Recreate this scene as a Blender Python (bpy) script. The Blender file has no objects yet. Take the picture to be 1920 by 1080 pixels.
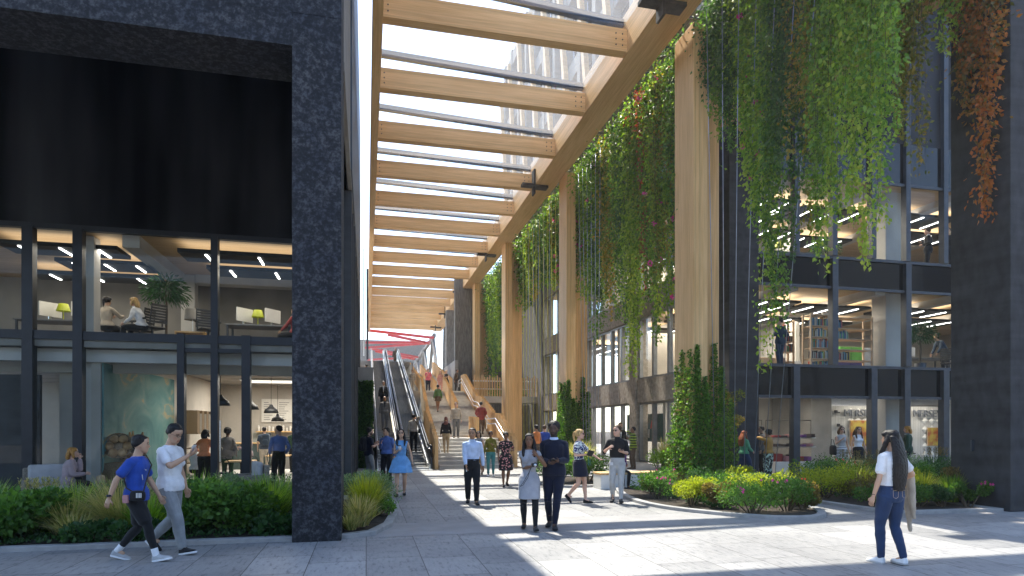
import bpy, math, random
import numpy as np
from mathutils import Vector, Matrix, noise
R=math.radians
rng=random.Random(7); nrg=np.random.default_rng(7)
S=bpy.context.scene; COL=S.collection
# ---------------- camera
cam=bpy.data.objects.new('camera',bpy.data.cameras.new('camera')); COL.objects.link(cam)
cam.location=(0,0,1.75); cam.rotation_euler=(R(90),0,R(-13.1))
cam.data.sensor_width=36; cam.data.lens=36*1175/1920; cam.data.shift_y=260/1920
cam.data.clip_start=.05; cam.data.clip_end=2000; S.camera=cam
# ---------------- sky and sun
HAZE=.0007
SA,SB=.11,.60                       # sun travels (SA,-SB,-1)
sd=Vector((-SA,SB,1)).normalized()
W=bpy.data.worlds.new('World'); S.world=W; W.use_nodes=True
nt=W.node_tree; bg=nt.nodes['Background']
sky=nt.nodes.new('ShaderNodeTexSky'); sky.sky_type='NISHITA'; sky.sun_disc=False
sky.sun_elevation=math.asin(sd.z); sky.sun_rotation=math.atan2(sd.x,sd.y)
sky.air_density=1.0; sky.dust_density=.6; sky.ozone_density=1.8
nt.links.new(sky.outputs[0],bg.inputs[0]); bg.inputs[1].default_value=.14
L=bpy.data.lights.new('sun','SUN'); L.energy=4.4; L.angle=R(.5); L.color=(1,.90,.76)
so=bpy.data.objects.new('sun',L); COL.objects.link(so); so.rotation_euler=sd.to_track_quat('Z','Y').to_euler()
so.location=(-10,30,50)
S.view_settings.view_transform='Standard'; S.view_settings.look='None'; S.view_settings.exposure=1.72; S.view_settings.gamma=1
S.render.engine='CYCLES'; c=S.cycles
c.max_bounces=7; c.diffuse_bounces=4; c.glossy_bounces=3; c.transmission_bounces=3; c.transparent_max_bounces=14
c.use_denoising=True; c.caustics_reflective=False; c.caustics_refractive=False; c.sample_clamp_indirect=6
try: c.denoiser='OPENIMAGEDENOISE'
except Exception: pass
# ---------------- materials
def newmat(n):
    m=bpy.data.materials.new(n); m.use_nodes=True; t=m.node_tree; return m,t,t.nodes['Principled BSDF']
def nd(t,k,**kw):
    n=t.nodes.new('ShaderNode'+k)
    for a,b in kw.items():
        if a in n.inputs.keys() if isinstance(a,str) else False: n.inputs[a].default_value=b
        else: setattr(n,a,b)
    return n
def ramp(t,src,stops):
    r=t.nodes.new('ShaderNodeValToRGB'); e=r.color_ramp.elements
    e[0].position,e[0].color=stops[0][0],(*stops[0][1],1); e[1].position,e[1].color=stops[1][0],(*stops[1][1],1)
    for p,c_ in stops[2:]: x=e.new(p); x.color=(*c_,1)
    t.links.new(src,r.inputs[0]); return r
def coords(t,scale=(1,1,1),rot=(0,0,0),obj=True):
    tc=t.nodes.new('ShaderNodeTexCoord'); mp=t.nodes.new('ShaderNodeMapping')
    mp.inputs['Scale'].default_value=scale; mp.inputs['Rotation'].default_value=rot
    t.links.new(tc.outputs['Object' if obj else 'Generated'],mp.inputs[0]); return mp.outputs[0]
def bump(t,src,b,st=.3,dist=.02):
    n=t.nodes.new('ShaderNodeBump'); n.inputs['Strength'].default_value=st; n.inputs['Distance'].default_value=dist
    t.links.new(src,n.inputs['Height']); t.links.new(n.outputs[0],b.inputs['Normal'])
def noisemat(n,c1,c2,scale=(3,3,3),rough=.7,det=4,b_=.2,lo=.35,hi=.65,metal=0,sp=.5,dist=.01,nscale=1.0):
    m,t,b=newmat(n); v=coords(t,scale)
    x=t.nodes.new('ShaderNodeTexNoise'); x.inputs['Scale'].default_value=nscale; x.inputs['Detail'].default_value=det
    t.links.new(v,x.inputs[0]); r=ramp(t,x.outputs[0],[(lo,c1),(hi,c2)]); t.links.new(r.outputs[0],b.inputs['Base Color'])
    b.inputs['Roughness'].default_value=rough; b.inputs['Metallic'].default_value=metal; b.inputs['Specular IOR Level'].default_value=sp
    if b_: bump(t,x.outputs[0],b,b_,dist)
    return m
def plain(n,c1,rough=.6,metal=0,sp=.5,var=.12):
    c2=tuple(min(1,x*(1+var)) for x in c1); c0=tuple(x*(1-var) for x in c1)
    return noisemat(n,c0,c2,(4,4,4),rough,3,0,metal=metal,sp=sp)
def emis(n,c_,s):
    m,t,b=newmat(n); b.inputs['Base Color'].default_value=(*c_,1); b.inputs['Emission Color'].default_value=(*c_,1); b.inputs['Emission Strength'].default_value=s; return m
def wood(n,c1,c2,axis=0,rough=.55,fine=1.0):
    m,t,b=newmat(n); sc=[14*fine]*3; sc[axis]=.5
    v=coords(t,sc); x=t.nodes.new('ShaderNodeTexNoise'); x.inputs['Scale'].default_value=1.6; x.inputs['Detail'].default_value=7; x.inputs['Distortion'].default_value=.35
    t.links.new(v,x.inputs[0])
    v2=coords(t,[.9 if i!=axis else .16 for i in range(3)]); y=t.nodes.new('ShaderNodeTexNoise'); y.inputs['Scale'].default_value=1.5; t.links.new(v2,y.inputs[0])
    mx=t.nodes.new('ShaderNodeMath'); mx.operation='MULTIPLY_ADD'; mx.inputs[1].default_value=.45; t.links.new(y.outputs[0],mx.inputs[0])
    m2=t.nodes.new('ShaderNodeMath'); m2.operation='MULTIPLY'; m2.inputs[1].default_value=.55; t.links.new(x.outputs[0],m2.inputs[0]); t.links.new(m2.outputs[0],mx.inputs[2])
    r=ramp(t,mx.outputs[0],[(.36,c1),(.62,c2)])
    sx=t.nodes.new('ShaderNodeSeparateXYZ'); t.links.new(coords(t,(1,1,1)),sx.inputs[0])   # laminations 45 mm deep
    fl=t.nodes.new('ShaderNodeMath'); fl.operation='MULTIPLY'; fl.inputs[1].default_value=22; t.links.new(sx.outputs[2 if axis!=2 else 0],fl.inputs[0])
    f2=t.nodes.new('ShaderNodeMath'); f2.operation='FLOOR'; t.links.new(fl.outputs[0],f2.inputs[0])
    wn=t.nodes.new('ShaderNodeTexWhiteNoise'); wn.noise_dimensions='1D'; t.links.new(f2.outputs[0],wn.inputs['W'])
    lr=ramp(t,wn.outputs['Value'],[(0,(.86,.85,.83)),(1,(1.06,1.05,1.04))]); mm=t.nodes.new('ShaderNodeMix'); mm.data_type='RGBA'; mm.blend_type='MULTIPLY'; mm.inputs[0].default_value=1
    t.links.new(r.outputs[0],mm.inputs[6]); t.links.new(lr.outputs[0],mm.inputs[7]); t.links.new(mm.outputs[2],b.inputs['Base Color'])
    b.inputs['Roughness'].default_value=rough; bump(t,x.outputs[0],b,.12,.005); return m
def glassmat(n,tint=(.9,.95,.95),refl=.5,base=.04,rough=0.0):
    m=bpy.data.materials.new(n); m.use_nodes=True; t=m.node_tree; t.nodes.clear()
    o=t.nodes.new('ShaderNodeOutputMaterial'); mx=t.nodes.new('ShaderNodeMixShader')
    tr=t.nodes.new('ShaderNodeBsdfTransparent'); tr.inputs[0].default_value=(*tint,1)
    gl=t.nodes.new('ShaderNodeBsdfGlossy'); gl.inputs['Roughness'].default_value=rough; gl.inputs['Color'].default_value=(.9,.95,1,1)
    lw=t.nodes.new('ShaderNodeLayerWeight'); lw.inputs[0].default_value=.5
    ml=t.nodes.new('ShaderNodeMath'); ml.operation='MULTIPLY_ADD'; ml.inputs[1].default_value=refl; ml.inputs[2].default_value=base
    pw=t.nodes.new('ShaderNodeMath'); pw.operation='POWER'; pw.inputs[1].default_value=3
    t.links.new(lw.outputs['Facing'],pw.inputs[0]); t.links.new(pw.outputs[0],ml.inputs[0])
    t.links.new(ml.outputs[0],mx.inputs[0]); t.links.new(tr.outputs[0],mx.inputs[1]); t.links.new(gl.outputs[0],mx.inputs[2]); t.links.new(mx.outputs[0],o.inputs[0]); return m
M={}
M['larch']=wood('larch_y',(.60,.36,.14),(.82,.54,.26),1)
M['larchx']=wood('larch_x',(.60,.36,.14),(.82,.54,.26),0)
M['larchz']=wood('larch_z',(.60,.36,.14),(.82,.54,.26),2)
M['rail']=wood('larch_slat',(.58,.35,.14),(.76,.50,.24),2)
M['ceil']=wood('ceiling_wood',(.46,.31,.17),(.62,.45,.27),0,fine=.5)
M['steel']=plain('dark_steel',(.035,.04,.052),.4,.6)
M['frame']=plain('window_frame',(.022,.025,.032),.42,.3)
M['framel']=plain('light_window_frame',(.22,.23,.24),.45,.3)
M['frameg']=plain('grey_window_frame',(.065,.072,.085),.45,.3)
M['chrome']=noisemat('brushed_steel',(.6,.62,.64),(.8,.8,.8),(2,2,30),.28,3,0,metal=1)
M['bracket']=noisemat('rusted_bracket',(.02,.017,.016),(.05,.04,.035),(8,8,8),.8)
M['rubber']=plain('black_rubber',(.012,.012,.013),.45)
M['white']=plain('white_paint',(.72,.70,.66),.6,var=.04)
M['plaster']=noisemat('warm_plaster',(.42,.39,.35),(.52,.48,.43),(1,1,1),.9,6,.05)
M['conc']=noisemat('concrete',(.20,.19,.18),(.31,.295,.275),(1.1,1.1,.8),.85,9,.15,.3,.7)
M['concl']=noisemat('pale_concrete',(.42,.41,.40),(.55,.535,.51),(1.1,1.1,.8),.85,9,.1,.3,.7)
M['red']=plain('red_steel',(.62,.03,.035),.45)
M['desk']=plain('desk_top',(.16,.16,.165),.5)
M['blackp']=plain('black_plastic',(.015,.015,.016),.45)
M['light']=emis('light_strip',(1,.97,.92),5)
M['dim']=emis('soft_diffuser',(1,.95,.88),.35)
M['glass']=glassmat('clear_glass',(.88,.92,.92),.30,.018)
M['roofglass']=glassmat('roof_glass',(.84,.90,.94),.35,.03)
t_=M['roofglass'].node_tree; o_=[n for n in t_.nodes if n.type=='OUTPUT_MATERIAL'][0]; s_=o_.inputs[0].links[0].from_socket
d_=t_.nodes.new('ShaderNodeBsdfTranslucent'); d_.inputs[0].default_value=(.7,.76,.85,1); m_=t_.nodes.new('ShaderNodeMixShader'); m_.inputs[0].default_value=.12
t_.links.new(s_,m_.inputs[1]); t_.links.new(d_.outputs[0],m_.inputs[2]); t_.links.new(m_.outputs[0],o_.inputs[0])
def spandrel():
    m,t,b=newmat('black_glass'); b.inputs['Base Color'].default_value=(.006,.007,.009,1); b.inputs['Roughness'].default_value=.05; b.inputs['Specular IOR Level'].default_value=.9
    v=coords(t,(.5,.5,.5)); x=nd(t,'TexNoise'); x.inputs['Scale'].default_value=1; t.links.new(v,x.inputs[0]); bump(t,x.outputs[0],b,.06,.05); return m
M['dglass']=spandrel()
def speckle():
    m,t,b=newmat('black_speckled_stone'); v=coords(t,(1,1,1))
    x=nd(t,'TexNoise'); x.inputs['Scale'].default_value=13; x.inputs['Detail'].default_value=9; x.inputs['Roughness'].default_value=.75; t.links.new(v,x.inputs[0])
    y=nd(t,'TexNoise'); y.inputs['Scale'].default_value=2.2; y.inputs['Detail'].default_value=4; t.links.new(v,y.inputs[0])
    r=ramp(t,x.outputs[0],[(.42,(.0015,.002,.005)),(.60,(.066,.066,.071)),(.50,(.012,.013,.018))])
    r2=ramp(t,y.outputs[0],[(.35,(.55,.6,.75)),(.65,(1,.97,.95))])
    mx=nd(t,'Mix',data_type='RGBA',blend_type='MULTIPLY'); mx.inputs[0].default_value=1
    t.links.new(r.outputs[0],mx.inputs[6]); t.links.new(r2.outputs[0],mx.inputs[7]); t.links.new(mx.outputs[2],b.inputs['Base Color'])
    b.inputs['Roughness'].default_value=.75; bump(t,x.outputs[0],b,.5,.02); return m
M['speck']=speckle()
def boardmark():
    m,t,b=newmat('dark_board_marked_concrete'); v=coords(t,(1,1,1))
    x=nd(t,'TexNoise'); x.inputs['Scale'].default_value=1; x.inputs['Detail'].default_value=8; t.links.new(coords(t,(.5,.5,5)),x.inputs[0])
    z=nd(t,'TexNoise'); z.inputs['Scale'].default_value=2; z.inputs['Detail'].default_value=8; t.links.new(coords(t,(3,3,1.6)),z.inputs[0])
    a=nd(t,'Math',operation='ADD'); t.links.new(x.outputs[0],a.inputs[0]); t.links.new(z.outputs[0],a.inputs[1])
    h=nd(t,'Math',operation='MULTIPLY'); h.inputs[1].default_value=.5; t.links.new(a.outputs[0],h.inputs[0])
    r=ramp(t,h.outputs[0],[(.36,(.018,.0185,.021)),(.66,(.05,.051,.056))]); t.links.new(r.outputs[0],b.inputs['Base Color'])
    b.inputs['Roughness'].default_value=.8; bump(t,h.outputs[0],b,.4,.02); return m
M['board']=boardmark()
M['cladd']=noisemat('brown_grey_cladding',(.23,.20,.165),(.36,.32,.27),(7,7,7),.8,8,.2,.35,.65)
M['cladg']=noisemat('grey_ribbed_cladding',(.12,.115,.11),(.22,.21,.20),(9,9,2),.8,8,.2)
M['paintrefl']=noisemat('glass_painted_reflections',(.006,.0065,.008),(.045,.047,.052),(.7,.7,.10),.2,3,0,.38,.66,sp=.22)  # dark glass; soft grey vertical reflections painted into the colour as noise streaks
M['paintrefl'].node_tree.nodes['Principled BSDF'].inputs['IOR'].default_value=1.25
M['dglass'].node_tree.nodes['Principled BSDF'].inputs['IOR'].default_value=1.35
M['side']=noisemat('side_panel',(.020,.021,.024),(.035,.037,.042),(1,1,4),.6,5,.05)
M['beige']=noisemat('beige_panel',(.20,.18,.16),(.27,.25,.22),(1,1,3),.8,6,.05)
M['bluep']=noisemat('blue_grey_panel',(.045,.06,.08),(.07,.09,.11),(1,1,1),.5,4,0)
M['soil']=noisemat('soil',(.02,.014,.01),(.05,.036,.026),(6,6,6),1,6,.6,dist=.05)
def paving():
    m,t,b=newmat('stone_paving'); v=coords(t,(1,1,1),(0,0,R(90)))
    br=nd(t,'TexBrick'); br.offset=.5; br.offset_frequency=2
    br.inputs['Scale'].default_value=1; br.inputs['Brick Width'].default_value=1.05; br.inputs['Row Height'].default_value=.72
    br.inputs['Mortar Size'].default_value=.006; br.inputs['Mortar Smooth'].default_value=.3; br.inputs['Bias'].default_value=0
    # two brick lookups so that slab lengths vary
    br.inputs['Color1'].default_value=(.0,.0,.0,1); br.inputs['Color2'].default_value=(1,1,1,1); br.inputs['Mortar'].default_value=(.5,.5,.5,1)
    br.squash=1.25; br.squash_frequency=3
    t.links.new(v,br.inputs[0])
    x=nd(t,'TexNoise'); x.inputs['Scale'].default_value=3; x.inputs['Detail'].default_value=10; x.inputs['Roughness'].default_value=.7
    t.links.new(coords(t,(6,1.4,1),(0,0,0)),x.inputs[0])
    tone=ramp(t,br.outputs['Color'],[(0,(.235,.232,.23)),(1,(.35,.342,.335)),(.5,(.28,.275,.27))])
    pit=ramp(t,x.outputs[0],[(.34,(.38,.39,.42)),(.46,(.96,.96,.96)),(.72,(1.18,1.16,1.13))])
    mx=nd(t,'Mix',data_type='RGBA',blend_type='MULTIPLY'); mx.inputs[0].default_value=.9
    t.links.new(tone.outputs[0],mx.inputs[6]); t.links.new(pit.outputs[0],mx.inputs[7])
    m2=nd(t,'Mix',data_type='RGBA'); t.links.new(br.outputs['Fac'],m2.inputs[0]); t.links.new(mx.outputs[2],m2.inputs[6]); m2.inputs[7].default_value=(.055,.052,.05,1)
    st=nd(t,'TexNoise'); st.inputs['Scale'].default_value=.45; st.inputs['Detail'].default_value=6; st.inputs['Roughness'].default_value=.6; t.links.new(coords(t,(1,1,1)),st.inputs[0])
    sr=ramp(t,st.outputs[0],[(.32,(.74,.74,.75)),(.58,(1.05,1.04,1.03))])
    vo=nd(t,'TexVoronoi'); vo.inputs['Scale'].default_value=1.3; t.links.new(coords(t,(1,1,1)),vo.inputs[0]); vr=ramp(t,vo.outputs['Distance'],[(.018,(.5,.5,.5)),(.03,(1,1,1))])
    m3=nd(t,'Mix',data_type='RGBA',blend_type='MULTIPLY'); m3.inputs[0].default_value=1; t.links.new(m2.outputs[2],m3.inputs[6]); t.links.new(sr.outputs[0],m3.inputs[7])
    m4=nd(t,'Mix',data_type='RGBA',blend_type='MULTIPLY'); m4.inputs[0].default_value=1; t.links.new(m3.outputs[2],m4.inputs[6]); t.links.new(vr.outputs[0],m4.inputs[7])
    t.links.new(m4.outputs[2],b.inputs['Base Color']); b.inputs['Roughness'].default_value=.62
    inv=nd(t,'Math',operation='MULTIPLY_ADD'); inv.inputs[1].default_value=-1.5; t.links.new(br.outputs['Fac'],inv.inputs[0]); t.links.new(x.outputs[0],inv.inputs[2])
    bump(t,inv.outputs[0],b,.35,.012); return m
M['paving']=paving()
M['strip']=noisemat('smooth_concrete_strip',(.25,.24,.235),(.30,.29,.285),(2,2,2),.7,6,.05)
M['kerb']=noisemat('kerb_stone',(.27,.265,.26),(.36,.35,.34),(5,5,5),.75,8,.15)
M['steps']=noisemat('stair_stone',(.44,.42,.39),(.56,.54,.50),(4,4,4),.75,6,.1)
M['esc']=noisemat('escalator_step',(.20,.195,.19),(.30,.29,.28),(60,1,1),.5,2,.2,metal=.4)
# ---------------- mesh helpers
class MB:
    def __init__(s): s.v=[];s.f=[];s.m=[]
    def add(s,v,f,m=0):
        o=len(s.v); s.v+= [tuple(p) for p in v]; s.f+=[tuple(i+o for i in q) for q in f]; s.m+=[m]*len(f); return s
    def box(s,x0,x1,y0,y1,z0,z1,m=0):
        return s.add([(x0,y0,z0),(x1,y0,z0),(x1,y1,z0),(x0,y1,z0),(x0,y0,z1),(x1,y0,z1),(x1,y1,z1),(x0,y1,z1)],
          [(0,3,2,1),(4,5,6,7),(0,1,5,4),(1,2,6,5),(2,3,7,6),(3,0,4,7)],m)
    def bar(s,a,b,w,h,up=(0,0,1),m=0):
        a=Vector(a);b=Vector(b);d=(b-a).normalized();u=Vector(up)
        if abs(d.dot(u))>.98:u=Vector((0,1,0))
        r=d.cross(u).normalized();u=r.cross(d)
        q=[p+r*(i*w/2)+u*(j*h/2) for p in(a,b) for i,j in((-1,-1),(1,-1),(1,1),(-1,1))]
        return s.add(q,[(0,1,2,3),(7,6,5,4),(0,4,5,1),(1,5,6,2),(2,6,7,3),(3,7,4,0)],m)
    def prism(s,poly,z0,z1,m=0):
        n=len(poly); return s.add([(x,y,z0) for x,y in poly]+[(x,y,z1) for x,y in poly],[tuple(range(n))[::-1],tuple(range(n,2*n))]+[(i,(i+1)%n,n+(i+1)%n,n+i) for i in range(n)],m)
    def yz(s,poly,x0,x1,m=0):
        n=len(poly); return s.add([(x0,y,z) for y,z in poly]+[(x1,y,z) for y,z in poly],[tuple(range(n)),tuple(range(n,2*n))[::-1]]+[(i,n+i,n+(i+1)%n,(i+1)%n) for i in range(n)],m)
    def tube(s,pts,r,n=8,m=0,cap=True):
        pts=[Vector(p) for p in pts]; rs=r if hasattr(r,'__len__') else [r]*len(pts); o=[];u=None
        for i,p in enumerate(pts):
            d=(pts[min(i+1,len(pts)-1)]-pts[max(i-1,0)]).normalized()
            if u is None: u=d.orthogonal().normalized()
            else:
                u=(u-d*u.dot(d)); u=u.normalized() if u.length>1e-6 else d.orthogonal().normalized()
            w=d.cross(u); o+=[p+(u*math.cos(k*2*math.pi/n)+w*math.sin(k*2*math.pi/n))*rs[i] for k in range(n)]
        f=[(i*n+k,i*n+(k+1)%n,(i+1)*n+(k+1)%n,(i+1)*n+k) for i in range(len(pts)-1) for k in range(n)]
        if cap: f+=[tuple(range(n))[::-1],tuple((len(pts)-1)*n+k for k in range(n))]
        return s.add(o,f,m)
    def lathe(s,prof,n=20,c=(0,0,0),m=0):
        o=[(c[0]+r*math.cos(k*2*math.pi/n),c[1]+r*math.sin(k*2*math.pi/n),c[2]+z) for r,z in prof for k in range(n)]
        f=[(i*n+k,i*n+(k+1)%n,(i+1)*n+(k+1)%n,(i+1)*n+k) for i in range(len(prof)-1) for k in range(n)]
        return s.add(o,f,m)
    def build(s,name,mat,parent=None,smooth=False,bevel=0,kind=None):
        me=bpy.data.meshes.new(name); me.from_pydata(s.v,[],s.f)
        for x in (mat if isinstance(mat,(list,tuple)) else [mat]): me.materials.append(M[x] if isinstance(x,str) else x)
        if any(s.m): me.polygons.foreach_set('material_index',s.m)
        if smooth: me.polygons.foreach_set('use_smooth',[True]*len(s.f))
        me.update(); ob=bpy.data.objects.new(name,me); COL.objects.link(ob)
        if parent: ob.parent=parent
        if bevel:
            b=ob.modifiers.new('bevel','BEVEL'); b.width=bevel; b.segments=2; b.limit_method='ANGLE'
        if kind: ob['kind']=kind
        return ob
def tag(o,label=None,cat=None,group=None,kind=None):
    if label:o['label']=label
    if cat:o['category']=cat
    if group:o['group']=group
    if kind:o['kind']=kind
    return o
def thing(name,label,cat,loc=(0,0,0),rz=0,group=None):
    o=bpy.data.objects.new(name,None); COL.objects.link(o); o.empty_display_size=.3
    o.location=loc; o.rotation_euler=(0,0,rz); return tag(o,label,cat,group)
KIDS={}
def copy_tree(o,parent=None):
    c_=o.copy(); COL.objects.link(c_)
    if parent is not None: c_.parent=parent
    for ch in list(o.children): copy_tree(ch,c_)
    return c_
def dup(o,loc,rz=None,label=None,sc=None):
    c_=copy_tree(o); c_.location=loc
    if rz is not None: c_.rotation_euler=(0,0,rz)
    if label: c_['label']=label
    if sc: c_.scale=(sc,)*3
    return c_
def text(body,size,loc,rot,mat,name,parent,ext=.02):
    cu=bpy.data.curves.new(name,'FONT'); cu.body=body; cu.size=size; cu.extrude=ext; cu.resolution_u=3; cu.materials.append(M[mat] if isinstance(mat,str) else mat)
    o=bpy.data.objects.new(name,cu); COL.objects.link(o); me=bpy.data.meshes.new_from_object(o.evaluated_get(bpy.context.evaluated_depsgraph_get())); bpy.data.objects.remove(o)
    o=bpy.data.objects.new(name,me); COL.objects.link(o); o.location=loc; o.rotation_euler=rot; o.parent=parent; return o
# ================= LEAVES
def leafmat(n,cols,tr=.45,rough=.45):
    m=bpy.data.materials.new(n); m.use_nodes=True; t=m.node_tree; t.nodes.clear()
    o=t.nodes.new('ShaderNodeOutputMaterial'); at=t.nodes.new('ShaderNodeAttribute'); at.attribute_name='rnd'
    r=ramp(t,at.outputs['Fac'],[(0,cols[0]),(1,cols[-1])]+[(i/(len(cols)-1),cols[i]) for i in range(1,len(cols)-1)])
    p=t.nodes.new('ShaderNodeBsdfPrincipled'); p.inputs['Roughness'].default_value=rough; p.inputs['Specular IOR Level'].default_value=.35
    t.links.new(r.outputs[0],p.inputs['Base Color']); tl=t.nodes.new('ShaderNodeBsdfTranslucent')
    g=t.nodes.new('ShaderNodeMix'); g.data_type='RGBA'; g.blend_type='MULTIPLY'; g.inputs[0].default_value=1; g.inputs[7].default_value=(1.5,1.6,.7,1)
    t.links.new(r.outputs[0],g.inputs[6]); t.links.new(g.outputs[2],tl.inputs[0])
    mx=t.nodes.new('ShaderNodeMixShader'); mx.inputs[0].default_value=tr; t.links.new(p.outputs[0],mx.inputs[1]); t.links.new(tl.outputs[0],mx.inputs[2]); t.links.new(mx.outputs[0],o.inputs[0]); M[n]=m
def leafobj(name,P_,D_,size,asp,mat,parent=None,curl=.25,rnd=None,flower=None):
    """many folded leaves: P base points, D directions, size lengths, asp width over length"""
    P_=np.asarray(P_,float);D_=np.asarray(D_,float);n=len(P_); size=np.asarray(size,float)[:,None]
    D_=D_/np.maximum(np.linalg.norm(D_,axis=1,keepdims=True),1e-6)
    q=nrg.normal(size=(n,3)); Sx=np.cross(D_,q); Sx/=np.maximum(np.linalg.norm(Sx,axis=1,keepdims=True),1e-6); N=np.cross(Sx,D_)
    a=P_; tip=P_+D_*size-N*size*curl*.5; mid=P_+D_*size*.45
    l=mid+Sx*size*asp*.5+N*size*.08; r_=mid-Sx*size*asp*.5+N*size*.08
    V=np.stack([a,l,tip,r_],1).reshape(-1,3)
    i=np.arange(n)*4
    F=np.stack([i,i+1,i+2,i,i+2,i+3],1).reshape(-1)
    me=bpy.data.meshes.new(name); me.vertices.add(4*n); me.vertices.foreach_set('co',V.reshape(-1))
    me.loops.add(6*n); me.loops.foreach_set('vertex_index',F.astype(np.int32))
    me.polygons.add(2*n); me.polygons.foreach_set('loop_start',np.arange(0,6*n,3,dtype=np.int32)); me.polygons.foreach_set('loop_total',np.full(2*n,3,dtype=np.int32))
    me.update(); at=me.attributes.new('rnd','FLOAT','POINT'); rr=nrg.random(n) if rnd is None else np.clip(rnd,0,1)
    at.data.foreach_set('value',np.repeat(rr,4).astype(np.float32)); me.materials.append(M[mat]); me.validate()
    o=bpy.data.objects.new(name,me); COL.objects.link(o)
    if parent: o.parent=parent
    return o
leafmat('vine',[(.035,.09,.022),(.07,.16,.03),(.15,.27,.04),(.30,.42,.07)])
leafmat('vinelime',[(.05,.12,.02),(.12,.24,.03),(.26,.38,.05),(.42,.46,.08)])
leafmat('vineamber',[(.06,.10,.02),(.14,.17,.03),(.30,.24,.04),(.42,.26,.05)])
leafmat('vinered',[(0.155,0.0232,0.0186),(0.31,0.0465,0.0465),(0.155,0.139,0.031),(0.388,0.093,0.0775)])
leafmat('vineorange',[(.05,.07,.025),(.11,.10,.035),(.34,.14,.04),(.42,.12,.035)])
leafmat('vinedark',[(.025,.065,.025),(.045,.10,.035),(.065,.14,.04),(.11,.21,.055)])
leafmat('ivy',[(0.031,0.0775,0.0155),(0.062,0.155,0.0232),(0.124,0.264,0.031),(0.186,0.341,0.0465)])
leafmat('palmleaf',[(0.0155,0.0543,0.0186),(0.031,0.093,0.031),(0.0465,0.139,0.0465)],.25)
leafmat('shrub',[(.035,.085,.022),(.065,.155,.03),(.11,.23,.045),(.17,.32,.065)])
leafmat('shrubd',[(0.0186,0.0543,0.0186),(0.0388,0.101,0.031),(0.062,0.139,0.0465)])
leafmat('sage',[(0.062,0.124,0.0775),(0.109,0.202,0.124),(0.202,0.295,0.186),(0.279,0.372,0.232)])
leafmat('grassl',[(0.0775,0.155,0.0232),(0.155,0.295,0.031),(0.264,0.419,0.0465),(0.388,0.512,0.093)])
leafmat('straw',[(0.155,0.202,0.0465),(0.31,0.31,0.109),(0.512,0.434,0.217),(0.651,0.558,0.341)])
leafmat('goldl',[(0.155,0.186,0.0232),(0.341,0.388,0.031),(0.527,0.512,0.0465)])
leafmat('brownl',[(0.0775,0.0697,0.031),(0.171,0.132,0.0465),(0.279,0.186,0.0775)])
leafmat('pinkf',[(.55,.02,.25),(.75,.05,.38),(.80,.20,.5)],.3)
leafmat('redf',[(.5,.02,.02),(.65,.05,.03),(.7,.15,.08)],.3)
M['bark']=noisemat('bark',(.05,.035,.02),(.12,.09,.06),(9,9,2),.9)
def shrub(label,loc,rx,ry,h,mat='shrub',n=2600,ls=.06,asp=.55,fl=None,cat='shrub',group=None,flm='pinkf',seed=None,up=.35):
    t=thing('shrub',label,cat,loc,0,group); r_=np.random.default_rng(seed or int(abs(loc[0]*77+loc[1]*31)*10)%99991)
    # uneven outline from lobes
    nl_=max(5,int(rx*ry*22)+5); lob=np.stack([r_.uniform(-.75,.75,nl_)*rx,r_.uniform(-.75,.75,nl_)*ry,r_.uniform(.35,.78,nl_)*h],1); lr=r_.uniform(.26,.44,nl_)*min(max(rx,ry),h*1.6)
    k_=r_.integers(0,nl_,n); d=r_.normal(size=(n,3)); d/=np.linalg.norm(d,axis=1,keepdims=True); rad=lr[k_]*(r_.random(n)**.35)
    P_=lob[k_]+d*rad[:,None]*np.array([1,1,.85]); keep=(P_[:,2]>.02); P_=P_[keep]; d=d[keep]; k2=k_[keep]
    P_[:,2]=np.minimum(P_[:,2],h*1.05+r_.normal(size=len(P_))*.03)
    D_=d+r_.normal(size=d.shape)*.6+np.array([0,0,up])
    tone=np.clip(r_.random(len(P_))*.6+r_.random(nl_)[k2]*.4,0,1)
    leafobj('foliage',P_,D_,r_.uniform(.6,1.25,len(P_))*ls,asp,mat,t,rnd=tone)
    mb=MB()
    for i in range(min(nl_,9)):
        q=lob[i]; mb.tube([(q[0]*.2,q[1]*.2,-.05),(q[0]*.6,q[1]*.6,q[2]*.5),tuple(q)],[.018,.012,.006],5)
    mb.build('stems','bark',t)
    if fl:
        out=np.argsort(-(P_[:,2]-P_[:,1]*.5+r_.random(len(P_))*h*.7))[:fl*6]; idx=r_.choice(out,min(fl,len(out)),replace=False)
        FP=[];FD=[]
        for i in idx:
            for a in range(5): an=a*1.257; FP.append(P_[i]+np.array([0,-.02,.03])); FD.append((math.cos(an),-.5+.3*math.sin(an),math.sin(an)))
        leafobj('flowers',np.array(FP),np.array(FD),np.full(len(FP),ls*.75),.8,flm,t,curl=.1)['kind']='stuff'
    return t
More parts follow.
